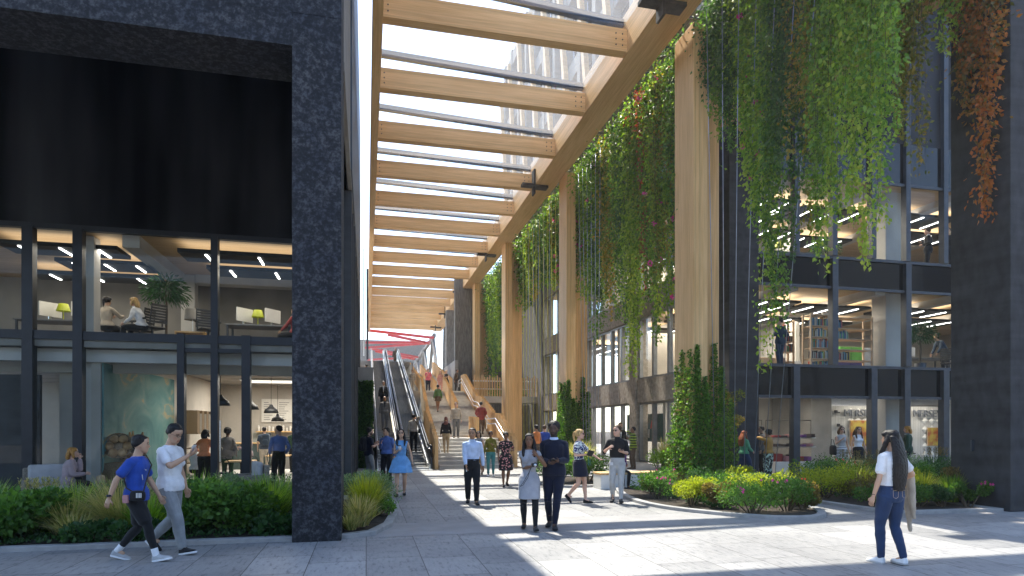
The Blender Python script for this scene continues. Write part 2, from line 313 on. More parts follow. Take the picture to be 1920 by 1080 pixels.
def tuft(label,loc,r,h,mat='grassl',n=420,w=.018,cat='grass clump',group=None,seed=None,droop=.6,plume=None):
    t=thing('grass_clump',label,cat,loc,0,group); r_=np.random.default_rng(seed or int(abs(loc[0]*53+loc[1]*97)*10)%99991)
    v=[];f=[];rn=[]
    for i in range(n):
        a=r_.random()*6.283; b=np.array([math.cos(a),math.sin(a)]); base=b*r*.35*r_.random()
        hh=h*r_.uniform(.6,1.1); reach=r*r_.uniform(.2,1.0); s=np.array([-b[1],b[0]])
        o=len(v); K=4
        for k in range(K+1):
            u=k/K; z=hh*(u*(1.25)-droop*u*u*(reach/r)*.9); p=base+b*reach*u**1.4; ww=w*(1-u)**.6*.5+.001
            v.append((p[0]+s[0]*ww,p[1]+s[1]*ww,max(z,.01))); v.append((p[0]-s[0]*ww,p[1]-s[1]*ww,max(z,.01)))
        for k in range(K): f.append((o+2*k,o+2*k+1,o+2*k+3,o+2*k+2))
        rn+= [r_.random()]*(2*K+2)
    me=bpy.data.meshes.new('blades'); me.from_pydata(v,[],f); at=me.attributes.new('rnd','FLOAT','POINT'); at.data.foreach_set('value',np.array(rn,dtype=np.float32)); me.materials.append(M[mat])
    o=bpy.data.objects.new('blades',me); COL.objects.link(o); o.parent=t
    if plume:
        m_=26; P_=[];D_=[]
        for i in range(m_):
            a=r_.random()*6.28; q=np.array([math.cos(a)*r*.6*r_.random(),math.sin(a)*r*.6*r_.random(),0])
            for j in range(16): P_.append(q+np.array([0,0,h*(.95+.3*j/16)])+r_.normal(size=3)*.012); D_.append(r_.normal(size=3)*.4+np.array([0,0,1]))
        leafobj('plumes',np.array(P_),np.array(D_),np.full(len(P_),.06),.2,plume,t)['kind']='stuff'
    return t
def vine(label,loc,length,mat,width=.35,dens=420,ls=.07,strands=6,seed=0,asp=.6,fl=0,group='vines hanging from the canopy edge',taper=.75,name='hanging_vine',up=False,wy=None):
    """strands hanging from loc; leaves crowd the upper part and thin out at the tips"""
    t=thing(name,label,'vine',loc,0,group); r_=np.random.default_rng(seed+11); P_=[];D_=[];RN=[]; mb=MB(); wy=width if wy is None else wy
    for s_ in range(strands):
        L_=length*(r_.uniform(.45,1.0) if s_ else 1.0); x0=r_.uniform(-.5,.5)*width*(.3 if s_==0 else 1); y0=r_.uniform(-.5,.5)*wy*(.3 if s_==0 else 1); ph=r_.random(2)*6.28; am=r_.uniform(.03,.12); tone=r_.random()*.5
        def pt(u): return np.array([x0+am*math.sin(u*5+ph[0]),y0+am*math.sin(u*4+ph[1]),-L_*u])
        mb.tube([tuple(pt(u/8)) for u in range(9)],[.008*(1-.09*u) for u in range(9)],4,cap=False)
        n=int(dens*L_/strands); u=r_.random(n)**1.15
        base=np.array([x0+am*np.sin(u*5+ph[0]),y0+am*np.sin(u*4+ph[1]),-L_*u]).T
        sp=(.17*(1-u*taper)+.02)*(1+.5*np.sin(u*17+ph[0]))
        off=r_.normal(size=(n,3))*sp[:,None]; P_.append(base+off); D_.append(off*2+r_.normal(size=(n,3))*.45+np.array([0,-.15,-.8]) if not up else off*2+r_.normal(size=(n,3))*.5+np.array([-.3,-.3,-.2])); RN.append(np.clip(r_.random(n)*.55+tone+.25*(u-.5),0,1))
    P_=np.concatenate(P_);D_=np.concatenate(D_);RN=np.concatenate(RN)
    leafobj('foliage',P_,D_,r_.uniform(.6,1.2,len(P_))*ls,asp,mat,t,rnd=RN); mb.build('stems','bark',t)
    if fl:
        idx=r_.choice(len(P_)//2,fl,replace=False); FP=[];FD=[]
        for i in idx:
            for a in range(5): an=a*1.257; FP.append(P_[i]+np.array([-.12,-.15,0])); FD.append((math.cos(an)-.4,-.5,math.sin(an)))
        leafobj('flowers',np.array(FP),np.array(FD),np.full(len(FP),ls*.95),.85,'pinkf',t,curl=.1)['kind']='stuff'
    return t
# ================= GROUND
MB().add([(-90,-75,-.03),(150,-75,-.03),(150,200,-.03),(-90,200,-.03)],[(0,1,2,3)]).build('ground','soil',kind='structure')
MB().add([(-60,-60,0),(60,-60,0),(60,60,0),(-60,60,0)],[(0,1,2,3)]).build('pavement','paving',kind='structure')
MB().add([(.15,10.12,.004),(8.1,10.12,.004),(7.0,10.75,.004),(6.5,11.5,.004),(.25,11.5,.004)],[(0,1,2,3,4)]).build('path','strip',kind='structure')
def smoothpoly(p,k=2):
    for _ in range(k):
        q=[]
        for i in range(len(p)):
            a=p[i];b=p[(i+1)%len(p)]
            q+=[(a[0]*.75+b[0]*.25,a[1]*.75+b[1]*.25),(a[0]*.25+b[0]*.75,a[1]*.25+b[1]*.75)]
        p=q
    return p
def inset(p,d):
    n=len(p);o=[]
    for i in range(n):
        a=Vector(p[i-1]);b=Vector(p[i]);c_=Vector(p[(i+1)%n]); e1=(b-a).normalized();e2=(c_-b).normalized()
        nn=(Vector((-e1.y,e1.x))+Vector((-e2.y,e2.x))); nn=nn.normalized() if nn.length>1e-5 else Vector((-e1.y,e1.x)); k=max(.5,nn.dot(Vector((-e1.y,e1.x))))
        o.append(tuple(b+nn*d/k))
    return o
def planter(name,label,p,h=.07,w=.16):
    t=thing(name,label,'planter'); q=inset(p,w); n=len(p)
    mb=MB(); v=[(x,y,.0) for x,y in p]+[(x,y,h) for x,y in p]+[(x,y,h) for x,y in q]+[(x,y,.0) for x,y in q]
    mb.add(v,[(k*n+i,k*n+(i+1)%n,(k+1)*n+(i+1)%n,(k+1)*n+i) for k in range(3) for i in range(n)]).build('kerb','kerb',t,bevel=.01)
    MB().add([(x,y,h-.03) for x,y in q],[tuple(range(n))]).build('soil_bed','soil',t); return t
PL=[(-14,10.08),(-.9,10.08),(-.3,10.1),(.15,10.35),(.45,11.2),(.62,12.6),(.72,14.2),(.35,15.1),(-.6,15.35),(-14,15.35)]
planter('planter','long kerbed planting bed along the dark left building',PL)
P1=smoothpoly([(6.15,14.6),(5.95,12.6),(6.7,11.1),(7.6,10.15),(8.75,10.25),(9.7,12.4),(11.2,16),(11.2,18.8),(8.2,18.8),(6.9,16.8)],2)
planter('planter','curved planter around the ivy covered timber column',P1)
P2=[(9.95,12.7),(10.2,10.7),(10.6,10.35),(12.8,10.28),(12.82,11.6),(24,11.6),(24,18.2),(13.6,18.2)]
planter('planter','long planter running to the black pier at the right',P2)
P3=smoothpoly([(3.6,17.8),(4.4,16.6),(6.6,17.2),(7.6,18.8),(8.4,27),(5.8,27.5),(4.6,21)],1)
P3=smoothpoly([(5.2,16.9),(7.6,17.3),(8.0,20.5),(6.4,20.8),(5.0,18.6)],2)
planter('planter','small round planter behind the walking couple',P3)
MB().box(8.6,12.0,20.6,42.9,0,.15).build('terrace_step','kerb',kind='structure',bevel=.01)
# ================= LEFT BUILDING
lb=thing('dark_building','black speckled stone building with tall glazed front at the left','building')
MB().box(-1.09,-.37,9.95,11.02,0,8.0).build('pier','speck',lb,bevel=.012)
MB().box(-30,-1.09,9.953,11.02,7.5,8.0).box(-30,-.37,9.95,11.02,8.0,18.8).build('lintel','speck',lb)
mb=MB()
mb.box(-30,-.5,11.05,16.4,11.0,11.3)
mb.box(-30,-.45,16.4,40,18.5,18.8); mb.build('roof','side',lb)
# side wall along the passage
mb=MB(); mb.box(-.62,-.47,17.0,38,0,7.8); mb.box(-.62,-.45,11.05,16.99,7.8,8.05); mb.build('side_wall','side',lb)
mb=MB()
for i in range(18): y=17.2+i*1.15; mb.box(-.5,-.37+.02*(i%3),y,y+.42,0,7.8)
mb.box(-.55,-.36,16.55,17.05,0,7.8); mb.build('side_fin','side',lb)
MB().box(-.6,-.36,11.03,36,7.8,7.95).build('string_course','beige',lb)
MB().box(-.62,-.37,11.03,15.6,7.96,18.8).build('upper_panel','beige',lb)
MB().box(-.62,-.33,15.62,38,7.96,18.8).build('upper_panel','bluep',lb)
# glazed front at Y=16.6
GY=16.6
mul=[(-7.69,-7.47,0,6.4),(-6.66,-6.46,0,6.4),(-4.44,-4.28,0,4.0),(-3.69,-3.53,0,6.4),(-2.99,-2.79,0,4.0),(-9.6,-9.4,0,14),(-11.6,-11.4,0,14),(-.75,-.55,0,14)]
for a,b,z0,z1 in mul: MB().box(a,b,GY-.08,GY+.14,z0,z1 if z1<7 else 11).build('mullion','frame',lb)
for z0,z1 in ((3.78,3.98),(6.34,6.46)): MB().box(-14,-.62,GY-.05,GY+.1,z0,z1).build('transom','frame',lb)
MB().box(-4.28,-2.99,GY-.04,GY+.08,3.56,3.66).build('door_head','frame',lb)
MB().box(-3.6,-3.57,GY-.02,GY+.05,1.0,1.5).box(-3.48,-3.45,GY-.14,GY-.1,.9,1.9).build('door_handle','chrome',lb)
MB().add([(-14,GY,0),(-.6,GY,0),(-.6,GY,3.8),(-14,GY,3.8)],[(0,1,2,3)]).build('shop_window','glass',lb)
MB().add([(-14,GY,3.9),(-.6,GY,3.9),(-.6,GY,6.36),(-14,GY,6.36)],[(0,1,2,3)]).build('office_window','glass',lb)
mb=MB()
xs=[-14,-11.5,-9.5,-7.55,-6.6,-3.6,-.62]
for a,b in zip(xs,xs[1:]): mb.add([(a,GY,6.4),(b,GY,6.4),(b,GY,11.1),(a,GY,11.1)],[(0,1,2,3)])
mb.build('black_glazing','paintrefl',lb)
# interior shells
MB().box(-14,-.62,GY+.02,31,3.62,3.84).build('floor_slab','conc',lb)
MB().box(-14,-.62,GY+.02,23,6.42,6.6).build('office_ceiling','ceil',lb)
MB().box(-14,-.62,GY+.15,31,-.01,.012).build('cafe_floor','concl',lb)
MB().box(-14,-.62,30.2,30.4,0,3.7).build('back_wall','plaster',lb)
MB().box(-6.45,-6.25,17.0,30.2,0,3.6).build('cafe_wall','plaster',lb)
MB().box(-14,-.62,22.6,22.8,3.85,6.42).build('office_back_wall','conc',lb)
MB().box(-14,-.64,17.6,17.9,3.1,3.6).box(-14,-.64,16.9,17.1,3.3,3.6).build('concrete_beam','concl',lb)
for x in (-6.8,): MB().box(x,x+.33,17.2,17.6,0.5,6.4).box(x-.03,x+.34,17.17,17.63,0,.5).build('concrete_column','concl',lb,bevel=.01)
MB().box(-5.5,-5.12,20.9,21.3,3.85,6.4).build('concrete_column','concl',lb)
MB().box(-5.78,-5.4,17.0,22.5,6.12,6.42).build('ceiling_beam','concl',lb)
MB().box(-5.1,-.7,20.9,21.3,6.15,6.42).build('ceiling_beam','concl',lb)
MB().box(-7.5,-6.6,17.9,18.1,0,3.1).build('inner_wall','plaster',lb)
MB().box(-14,-7.66,17.3,17.4,0,3.0).build('dark_blind','side',lb)
# mural
def mural():
    m,t,b=newmat('mural'); v=coords(t,(1,.35,.45))
    x=nd(t,'TexNoise'); x.inputs['Scale'].default_value=1.6; x.inputs['Detail'].default_value=9; x.inputs['Distortion'].default_value=1.2; t.links.new(v,x.inputs[0])
    r=ramp(t,x.outputs[0],[(.30,(.03,.13,.15)),(.5,(.09,.22,.22)),(.60,(.16,.27,.25)),(.635,(.36,.30,.17)),(.67,(.14,.25,.24))])
    t.links.new(r.outputs[0],b.inputs['Base Color']); b.inputs['Roughness'].default_value=.8; return m
M['mural']=mural()
MB().box(-6.24,-6.2,17.05,22.8,.02,3.3).build('mural_panel','mural',lb)
# ---- lights and ceiling panels in the offices
def light_panel(x,y,z,w,l,n,label,lx=None,group='black acoustic ceiling panels with light strips'):
    t=thing('ceiling_light',label,'light',(x,y,z),0,group)
    MB().box(0,w,0,l,-.1,0).build('panel','blackp',t)
    for i in range(n):
        px=w*(i+.5)/n-.024; MB().box(px,px+.048,.12,l-.12,-.115,-.101).build('light_strip','light',t)
    li=bpy.data.lights.new('panel_light','AREA'); li.shape='RECTANGLE'; li.size=w; li.size_y=l; li.energy=PE*w*l; li.color=(1,.86,.68)
    lo=bpy.data.objects.new('panel_light',li); COL.objects.link(lo); lo.parent=t; lo.location=(w/2,l/2,-.13)
    l2=li.copy(); l2.energy*=UP; l_=bpy.data.objects.new('added_uplight',l2); COL.objects.link(l_); l_.parent=t; l_.location=(w/2,l/2,.012); l_.rotation_euler=(R(180),0,0); return t  # second light added above the panel, facing up to brighten the ceiling
PE=4.2; UP=.4
k=0
for (x,y,w,l) in [(-4.6,17.15,3.8,.95),(-4.3,18.75,3.6,.95),(-8.6,17.3,2.6,.95),(-8.0,18.8,2.3,.95),(-9.4,20.4,3.4,.9)]:
    k+=1; light_panel(x,y,6.22,w,l,3,['black ceiling panel with three light strips nearest the left office window','second black light panel in the left office, behind the first','black light panel at far left of the left office window','black light panel above the desk with the green lamp at far left','rearmost black light panel over the far left office desks'][k-1])
# pendants
def pendant():
    t=thing('pendant_lamp','','lamp',group='black dome pendants hanging in the cafe')
    MB().lathe([(.04,.30),(.07,.24),(.10,.20),(.20,.13),(.25,0),(.24,0),(.19,.12),(.09,.18),(.0,.19)],24).build('lamp_shade','blackp',t,True)
    MB().tube([(0,0,.3),(0,0,1.4)],.008,6).build('cord','blackp',t)
    MB().lathe([(.0,.0),(.04,.03),(.045,.07),(.02,.12),(0,.13)],10,(0,0,.02)).build('bulb',M['bulb'],t,True); return t
M['bulb']=emis('bulb',(1,.85,.65),25)
pp=[(-3.9,18.6,2.33,'black dome pendant nearest the glass, left of the door post'),(-3.5,20.8,2.28,'black dome pendant right of the narrow door post'),(-3.2,23,2.22,'black dome pendant in the right door leaf, upper of two'),(-3.3,25.4,1.95,'lower black dome pendant beside the wide door post'),(-1.9,24.4,2.0,'black dome pendant in front of the menu boards'),(-.95,19.6,2.25,'black dome pendant cut by the stone pier')]
p0=pendant()
for i,(x,y,z,l) in enumerate(pp):
    o=p0 if i==0 else dup(p0,(0,0,0)); o.location=(x,y,z); o['label']=l
# menu boards
def board(x,label):
    t=thing('menu_board',label,'sign',(x,30.1,1.95),group='white menu boards on the cafe wall')
    MB().box(0,1.35,0,.06,0,1.05).build('board','white',t)
    mb=MB()
    for c_ in range(2):
        for i in range(9):
            w=.2+.25*rng.random(); mb.box(.1+c_*.65,.1+c_*.65+w,-.006,0,.12+i*.095,.14+i*.095)
    mb.build('lines','steel',t)
board(-4.6,'left white menu board on the cafe back wall'); board(-3.05,'right white menu board on the cafe back wall')
t=thing('counter','dark green cafe counter with a wooden shelf and pastry case behind the customers','counter',(-5.4,27.2,0))
MB().box(0,1.6,0,.7,0,1.05).build('base',plain('green_paint',(.05,.08,.075),.5),t); MB().box(-.03,4.8,-.03,.73,1.05,1.1).build('top','rail',t)
MB().box(.9,1.6,.05,.6,1.1,1.5).build('display_case','glass',t); MB().box(1.6,4.7,.05,.65,0,1.049).build('base','conc',t)
t=thing('shelf','long wooden wall shelf holding cups and jars below the menu boards','shelf',(-4.8,29.8,1.5)); MB().box(0,4,0,.38,0,.05).build('board','rail',t)
mb=MB()
for i in range(26): x=.1+i*.15; h=.08+.2*rng.random(); mb.lathe([(.05,.05),(.05,.05+h),(.03,.05+h*1.2)],8,(x,.2,0))
mb.build('jars','white',t)['kind']='stuff'
# ================= RIGHT BUILDING
rb=thing('glazed_building','grey clad office building with glazed storeys along the right side','building')
RY=19.3
rmul=[(12.35,12.1+1.2,0,14)]
MB().box(12.1,13.25,19.2,20.3,0,16).build('corner_pier','board',rb,bevel=.01)
def zspan(z0,z1,mat,name,y=RY,x0=13.25,x1=32,th=.12):
    return MB().box(x0,x1,y,y+th,z0,z1).build(name,mat,rb)
for z0,z1 in ((2.8,3.88),(6.75,7.78),(10.7,12.2)): zspan(z0,z1,'dglass','spandrel_panel')
for z in (2.76,3.86,6.68,7.76,10.6): MB().box(13.25,32,RY-.08,RY-.003,z,z+.1).build('transom','frameg',rb)
MB().add([(13.25,RY+.06,0),(32,RY+.06,0),(32,RY+.06,2.8),(13.25,RY+.06,2.8)],[(0,1,2,3)]).build('shop_window','glass',rb)
for z0,z1 in ((3.9,6.72),(7.8,10.65)): MB().add([(13.25,RY+.06,z0),(32,RY+.06,z0),(32,RY+.06,z1),(13.25,RY+.06,z1)],[(0,1,2,3)]).build('office_window','glass',rb)
MB().add([(13.25,RY+.02,12.2),(32,RY+.02,12.2),(32,RY+.02,26),(13.25,RY+.02,26)],[(0,1,2,3)]).build('upper_glazing','paintrefl',rb)
for x in (14.72,17.95,19.4,21.15,24,27): MB().box(x-.13,x+.13,RY-.16,RY+.1,0,3.86).build('mullion','frameg',rb,bevel=.01)
for x in (16.3,19.45,23,26): MB().box(x-.12,x+.12,RY-.16,RY+.1,3.96,7.76).build('mullion','frameg',rb,bevel=.01)
for x in (14.75,16.3,17.95,19.45,21.15): MB().box(x-.1,x+.1,RY-.14,RY+.1,7.86,12.2).box(x-.1,x+.1,RY-.14,RY+.1,12.2,24).build('mullion','frameg',rb)
# floors, ceilings and interior
for z in (3.3,7.2,11.1): MB().box(12.4,32,RY+.12,33,z,z+.58).build('floor_slab','conc',rb)
for z in (6.9,10.8): MB().box(12.35,32,RY+.12,33,z-.02,z+.1).build('office_ceiling','ceil',rb)
for x in (19.45,26.5):
    MB().box(x,x+.75,20.2,20.9,0,11).build('concrete_column','concl',rb,bevel=.02)
for x in (14.6,18.3,22.2,26): 
    for z in (6.62,10.52): MB().box(x,x+.45,RY+.2,32,z,z+.26).build('ceiling_beam','concl',rb)
MB().box(12.4,32,29.5,29.7,3.88,6.9).box(12.4,32,31.5,31.7,7.78,10.8).build('office_back_wall','plaster',rb)
MB().box(12.3,32,RY+.15,33,0,.012).build('shop_floor','concl',rb)
MB().box(12.3,32,RY+.12,33,3.0,3.05).build('shop_ceiling','white',rb)
MB().box(12.4,18.5,24.5,24.7,0,3.0).build('shop_wall','plaster',rb)
MB().box(17.5,18.45,21.9,24.4,.0,3.0).build('grey_partition','conc',rb)
# passage facade at X=12.1 : bays
FX=12.1
piers=[20.3,27.3,28.1,33.6,34.4,42.6]
for a,b in ((19.2,20.9),(26.6,27.3),(33.9,34.5),(42.2,43.4)):
    MB().box(FX-.12 if a>20 else FX-.12,12.6,max(a,20.31),b,0,15).build('facade_pier','cladg' if a>30 else 'cladd',rb,bevel=.01)
for z0,z1 in ((2.85,3.88),(6.7,7.78),(10.6,11.68),(14.2,16)):
    for a,b in ((20.9,26.6),(27.3,33.9),(34.5,42.2)):
        mb=MB(); n=max(1,round((b-a)/1.35)); w=(b-a)/n
        for i in range(n): mb.box(FX-.04,12.5,a+i*w+.015,a+(i+1)*w-.015,z0,z1)
        mb.box(FX,12.45,a+.02,b-.02,z0+.01,z1-.01).build('spandrel_panel','cladd',rb)
for z0,z1 in ((0.16,2.83),(3.9,6.68),(7.8,10.58),(11.7,14.2)):
    for a,b in ((20.9,26.6),(27.3,33.9),(34.5,42.2)):
        w=MB().box(FX+.09,FX+.2,a,b,z0,z0+.08).box(FX+.09,FX+.2,a,b,z1-.08,z1)
        n=max(2,round((b-a)/1.45))
        for i in range(n+1): y=a+(b-a)*i/n; w.box(FX+.05,FX+.22,y-.09 if i else y,y+.09 if i<n else y,z0+.08,z1-.08)
        wf=w.build('window','framel',rb)
        MB().add([(FX+.14,a,z0),(FX+.14,b,z0),(FX+.14,b,z1),(FX+.14,a,z1)],[(0,1,2,3)]).build('pane','glass',wf)
for z in (3.3,7.2,11.1): MB().box(12.52,15,33,43,z,z+.5).build('floor_slab','conc',rb)
for z in (6.9,10.8,14.3): MB().box(12.52,24,33.02,43,z,z+.1).build('office_ceiling','ceil',rb)
MB().box(19,19.2,24.8,43,0,15).build('core_wall','concl',rb)
# upper storeys above the canopy
mb=MB(); mb.box(10.8,12.3,19.3,48,15.9,16.3)
for z in (20.2,24.5,28.8): mb.box(10.65,12.3,19.3,48,z,z+.9)
for i in range(14): y=19.3+i*2.2; mb.box(10.6,11.0,y,y+.45,16,30)
mb.build('upper_facade','beige',rb)
mb=MB()
for i in range(10): y=19.5+i*3; mb.bar((10.5,y,16),(10.5,y+2.6,29),.25,.35)
mb.build('timber_brace','larch',rb)
MB().box(12.1,12.6,43.42,53.4,0,16).build('rear_facade','cladg',rb); MB().box(31.6,31.8,19.5,33,0,16).build('end_wall','plaster',rb)
MB().box(11.1,11.2,19.4,48,16.3,30).build('upper_glazing','dglass',rb)
MB().box(12.32,32,19.42,48,26,26.4).build('roof','conc',rb)
# front black pier at right
tp=thing('black_pier','tall black board marked concrete pier at the right edge','pier')
MB().box(12.87,14.2,10.2,11.55,0,14).build('shaft','board',tp,bevel=.012)
mb=MB()
for z in (1.35,2.75,4.1,5.5,6.9):
    for y in (10.55,11.2):
        mb.tube([(12.872,y,z),(12.862,y,z)],.025,12)
mb.build('tie_holes','blackp',tp)
MB().box(12.8,12.868,10.98,11.02,1.22,1.46).build('wall_light','frameg',tp)
# wood soffit over the front terrace
t=thing('timber_soffit','timber lined soffit over the terrace in front of the right building','soffit')
mb=MB(); mb.box(11.2,13.5,11.0,19.15,12.35,12.45); mb.build('lining','ceil',t)
mb=MB(); mb.box(13.5,13.65,11.0,19.15,12.1,13.4); mb.box(11.2,13.5,10.85,10.99,12.1,13.4); mb.box(11.05,11.19,11,19.15,12.0,13.4); mb.box(11.2,13.5,11.0,19.15,12.47,13.3); mb.build('fascia','frame',t)
for x in (11.5,12.3,13.1): MB().box(x,x+.35,11.6,19.1,11.85,12.34).build('joist','larch',t)
# ================= CANOPY
cn=thing('timber_canopy','long glazed canopy of pale timber beams over the passage','canopy')
CZ=13.7
bys=[15.05+3.93*i for i in range(17)]
MB().box(.18,.47,11.9,78.3,13.35,14.6).build('edge_beam','larch',cn,bevel=.01)
MB().box(8.1,9.15,11.9,78.3,13.65,15.0).build('main_beam','larch',cn,bevel=.015)
for i,y in enumerate(bys):
    MB().box(.47,8.1,y-.36,y,CZ,CZ+.72).build('cross_beam','larchx',cn)
    if i<9:
        mb=MB()
        for z in (.18,.36,.54):
            for x in (.62,7.72,7.94): mb.tube([(x,y-.375,CZ+z),(x,y-.355,CZ+z)],.022,8)
        mb.build('bolts','steel',cn)
for i,y in enumerate(bys):
    sk=.35 if i%2 else .15
    MB().bar((.4,y-.45-sk*.8,14.78),(8.3,y-.1+sk*.3,14.8),.16,.24).build('purlin','steel',cn)
mb=MB()
for i in range(len(bys)-1): mb.add([(.3,bys[i]-.3,14.62),(8.4,bys[i]-.3,14.62),(8.4,bys[i+1]-.32,14.66),(.3,bys[i+1]-.32,14.66)],[(0,1,2,3)])
mb.add([(.3,11.9,14.6),(8.4,11.9,14.6),(8.4,bys[0]-.32,14.62),(.3,bys[0]-.32,14.62)],[(0,1,2,3)])
mb.build('roof_glass','roofglass',cn)
for y in (16.2,29.9,42.6,55,66,75): 
    MB().box(7.45,8.095,y-.2,y+.2,13.58,13.695).box(8.02,8.098,y-.22,y+.22,13.2,14.4).box(8.02,8.75,y-.22,y+.22,13.53,13.645).build('bracket','bracket',cn)
# columns
cl=['front timber column with ivy climbing its foot','second timber column from the front, ivy at its foot','third timber column, beside the foot of the stairs','fourth timber column, half way up the stairs','fifth timber column, beside the upper stair flight']
for i,(x,y) in enumerate([(9.35,16.7),(9.1,27.9),(8.75,39.5),(8.75,51.2),(8.75,62.5)]):
    t=thing('timber_column',cl[i],'column',(x,y,0),0,'timber columns under the canopy')
    MB().box(0,.46,0,1.15,0,13.64).build('shaft','larchz',t,bevel=.02)
    if i<4: MB().box(.5,1.3,.75,1.5,0,13.9).build('rear_shaft','larchz',t,bevel=.02)
    MB().box(-.25,.85,-.05,1.3,0,.05).build('base_plate','steel',t)
# ================= STAIRS, ESCALATORS, BEYOND
def flight(name,x0,x1,y0,y1,z0,z1,n,mat='steps',x0b=None,x1b=None):
    mb=MB(); x0b=x0 if x0b is None else x0b; x1b=x1 if x1b is None else x1b
    for i in range(n):
        ya=y0+(y1-y0)*i/n; za=z0+(z1-z0)*(i+1)/n; f=i/n; a=x0+(x0b-x0)*f; b=x1+(x1b-x1)*f
        mb.box(a,b,ya,y1,z0+(z1-z0)*i/n,za-.035); mb.box(a,b,ya-.03,ya+.32 if i<n-1 else y1,za-.033,za)
    return mb.build(name,mat,st)
st=thing('staircase','wide pale stone staircase with timber parapets rising to the upper plaza','stairs')
flight('flight',2.95,6.1,25.9,29.6,0,1.2,8)
MB().box(2.95,6.7,29.6,32.4,0,1.198).build('landing','steps',st)
flight('flight',3.3,6.3,32.4,46,1.2,4.35,22,x0b=4.0,x1b=7.0)
MB().box(3.2,7.4,46.002,50,1.2,4.348).build('landing','steps',st)
flight('flight',4.1,6.6,50,65,4.35,7.2,20)
def para(x0,x1,pts,h=1.1,name='parapet',th=.14,sl=.22):
    mb=MB(); L_=pts[-1][0]-pts[0][0]; n=max(2,int(L_/sl))
    def zz(y):
        for (a,b),(c_,d) in zip(pts,pts[1:]):
            if y<=c_: return b+(d-b)*(y-a)/(c_-a)
        return pts[-1][1]
    for i in range(n):
        ya=pts[0][0]+L_*i/n; yb=ya+L_/n; z=zz((ya+yb)/2); f=(ya-pts[0][0])/L_; x=x0+(x1-x0)*f; o=.03*(i%2)
        mb.box(x-o,x+th+o,ya,yb-.012,z-.35,z+h+(.04 if i%2 else 0))
    return mb.build(name,'rail',st)
para(2.72,2.78,[(25.6,.0),(29.6,1.2),(31,1.25)],1.25)
para(3.0,3.85,[(31.2,1.2),(32.4,1.25),(46,4.35)],1.05)
para(6.2,6.3,[(26.2,.0),(29.6,1.2),(32.2,1.3)],1.15)
para(6.5,7.15,[(32.4,1.25),(37,2.3),(39,2.4),(46,4.35),(48,4.4)],1.25)
para(5.15,5.2,[(29.7,1.2),(32.3,1.3)],.95)
para(5.1,5.5,[(36.5,2.15),(40.3,3.1),(46,4.4)],1.0)
para(4.2,4.25,[(50,4.35),(65,7.2)],1.1); para(6.6,6.65,[(50,4.35),(65,7.2)],1.2); para(5.35,5.4,[(50,4.35),(65,7.2)],.9)
for x0,x1,pts in ((6.02,6.1,[(26,.0),(29.6,1.2),(32,1.2)]),(6.3,6.95,[(32.4,1.2),(37,2.25),(39,2.4),(46,4.35),(48,4.35)]),(2.98,3.0,[(25.8,0),(29.6,1.2)])):
    L_=pts[-1][0]-pts[0][0]
    for h in (.7,.95): MB().tube([(x0+(x1-x0)*(p[0]-pts[0][0])/L_,p[0],p[1]+h) for p in pts]+[(x1,pts[-1][0],pts[-1][1]+h-.25)],.028,8).build('handrail','chrome',st,True)
def escalator(x,label):
    e=thing('escalator',label,'escalator',(x,0,0),0,'escalators beside the stairs')
    s_=7.2/26; y0=27; y1=53
    mb=MB()
    for i in range(65):
        ya=y0+(y1-y0)*i/65; za=s_*(ya-y0+.2); mb.box(.0,.84,ya,ya+.42,za-.3,za)
    mb.build('steps','esc',e); MB().box(-.1,.94,25.4,27.0,0,.02).build('floor_plate','chrome',e)
    MB().box(-.1,.94,53.4,56,7.21,7.23).build('top_plate','chrome',e)
    for sx in (-.13,.9):
        pl=[(25.8,-.02),(27,-.02),(53,7.15),(55.5,7.15),(55.5,8.1),(53,8.1),(27,.92),(25.8,.92)]
        MB().yz(pl,sx,sx+.07).build('balustrade','steel',e)
        pr=[(25.75,.5),(25.75,.95),(27,.98),(53,8.18),(55.6,8.18),(55.6,7.7)]
        MB().tube([(sx+.035,a,b) for a,b in pr],.045,8).build('handrail','rubber',e,True)
        MB().tube([(sx+(.1 if sx<0 else -.03),a,b-.12) for a,b in pr[1:-1]],.022,8).build('deck_trim','chrome',e,True)
        MB().yz([(25.9,0),(27,.0),(53,7.15),(53,7.35),(27,.2),(25.9,.2)],sx+(.071 if sx<0 else -.035),sx+(.105 if sx<0 else -.001)).build('skirt','chrome',e)
    return e
escalator(.5,'left escalator beside the planted wall'); escalator(1.68,'right escalator next to the timber stair parapet')
MB().box(-.6,3.6,53.3,65.0,6.8,7.2).box(-.6,14,65.01,140,6.8,7.2).build('upper_plaza','conc',kind='structure')
MB().box(3.5,3.6,50,64.9,4.35,6.79).box(6.95,7.2,50.1,64.9,0,7.1).build('retaining_wall','conc',kind='structure')
MB().box(-.46,.3,27.6,53.2,0,4.3).build('retaining_wall','conc',kind='structure')
MB().box(.3,2.9,34,53.2,0,1.2).build('escalator_pit','side',kind='structure')
tg=thing('glass_balustrade','low steel railing on the wall above the planted panel','railing',(-.4,40,4.3))
mb=MB()
for i in range(6): mb.tube([(0.0,i*2.4,0),(0,i*2.4,1)],.025,6); mb.tube([(.6,i*2.4,0),(.6,i*2.4,1)],.025,6)
for z in (.5,1): mb.tube([(.6,0,z),(.6,12,z)],.02,6); mb.tube([(0,0,z),(.6,0,z)],.02,6)
mb.build('rails','chrome',tg)
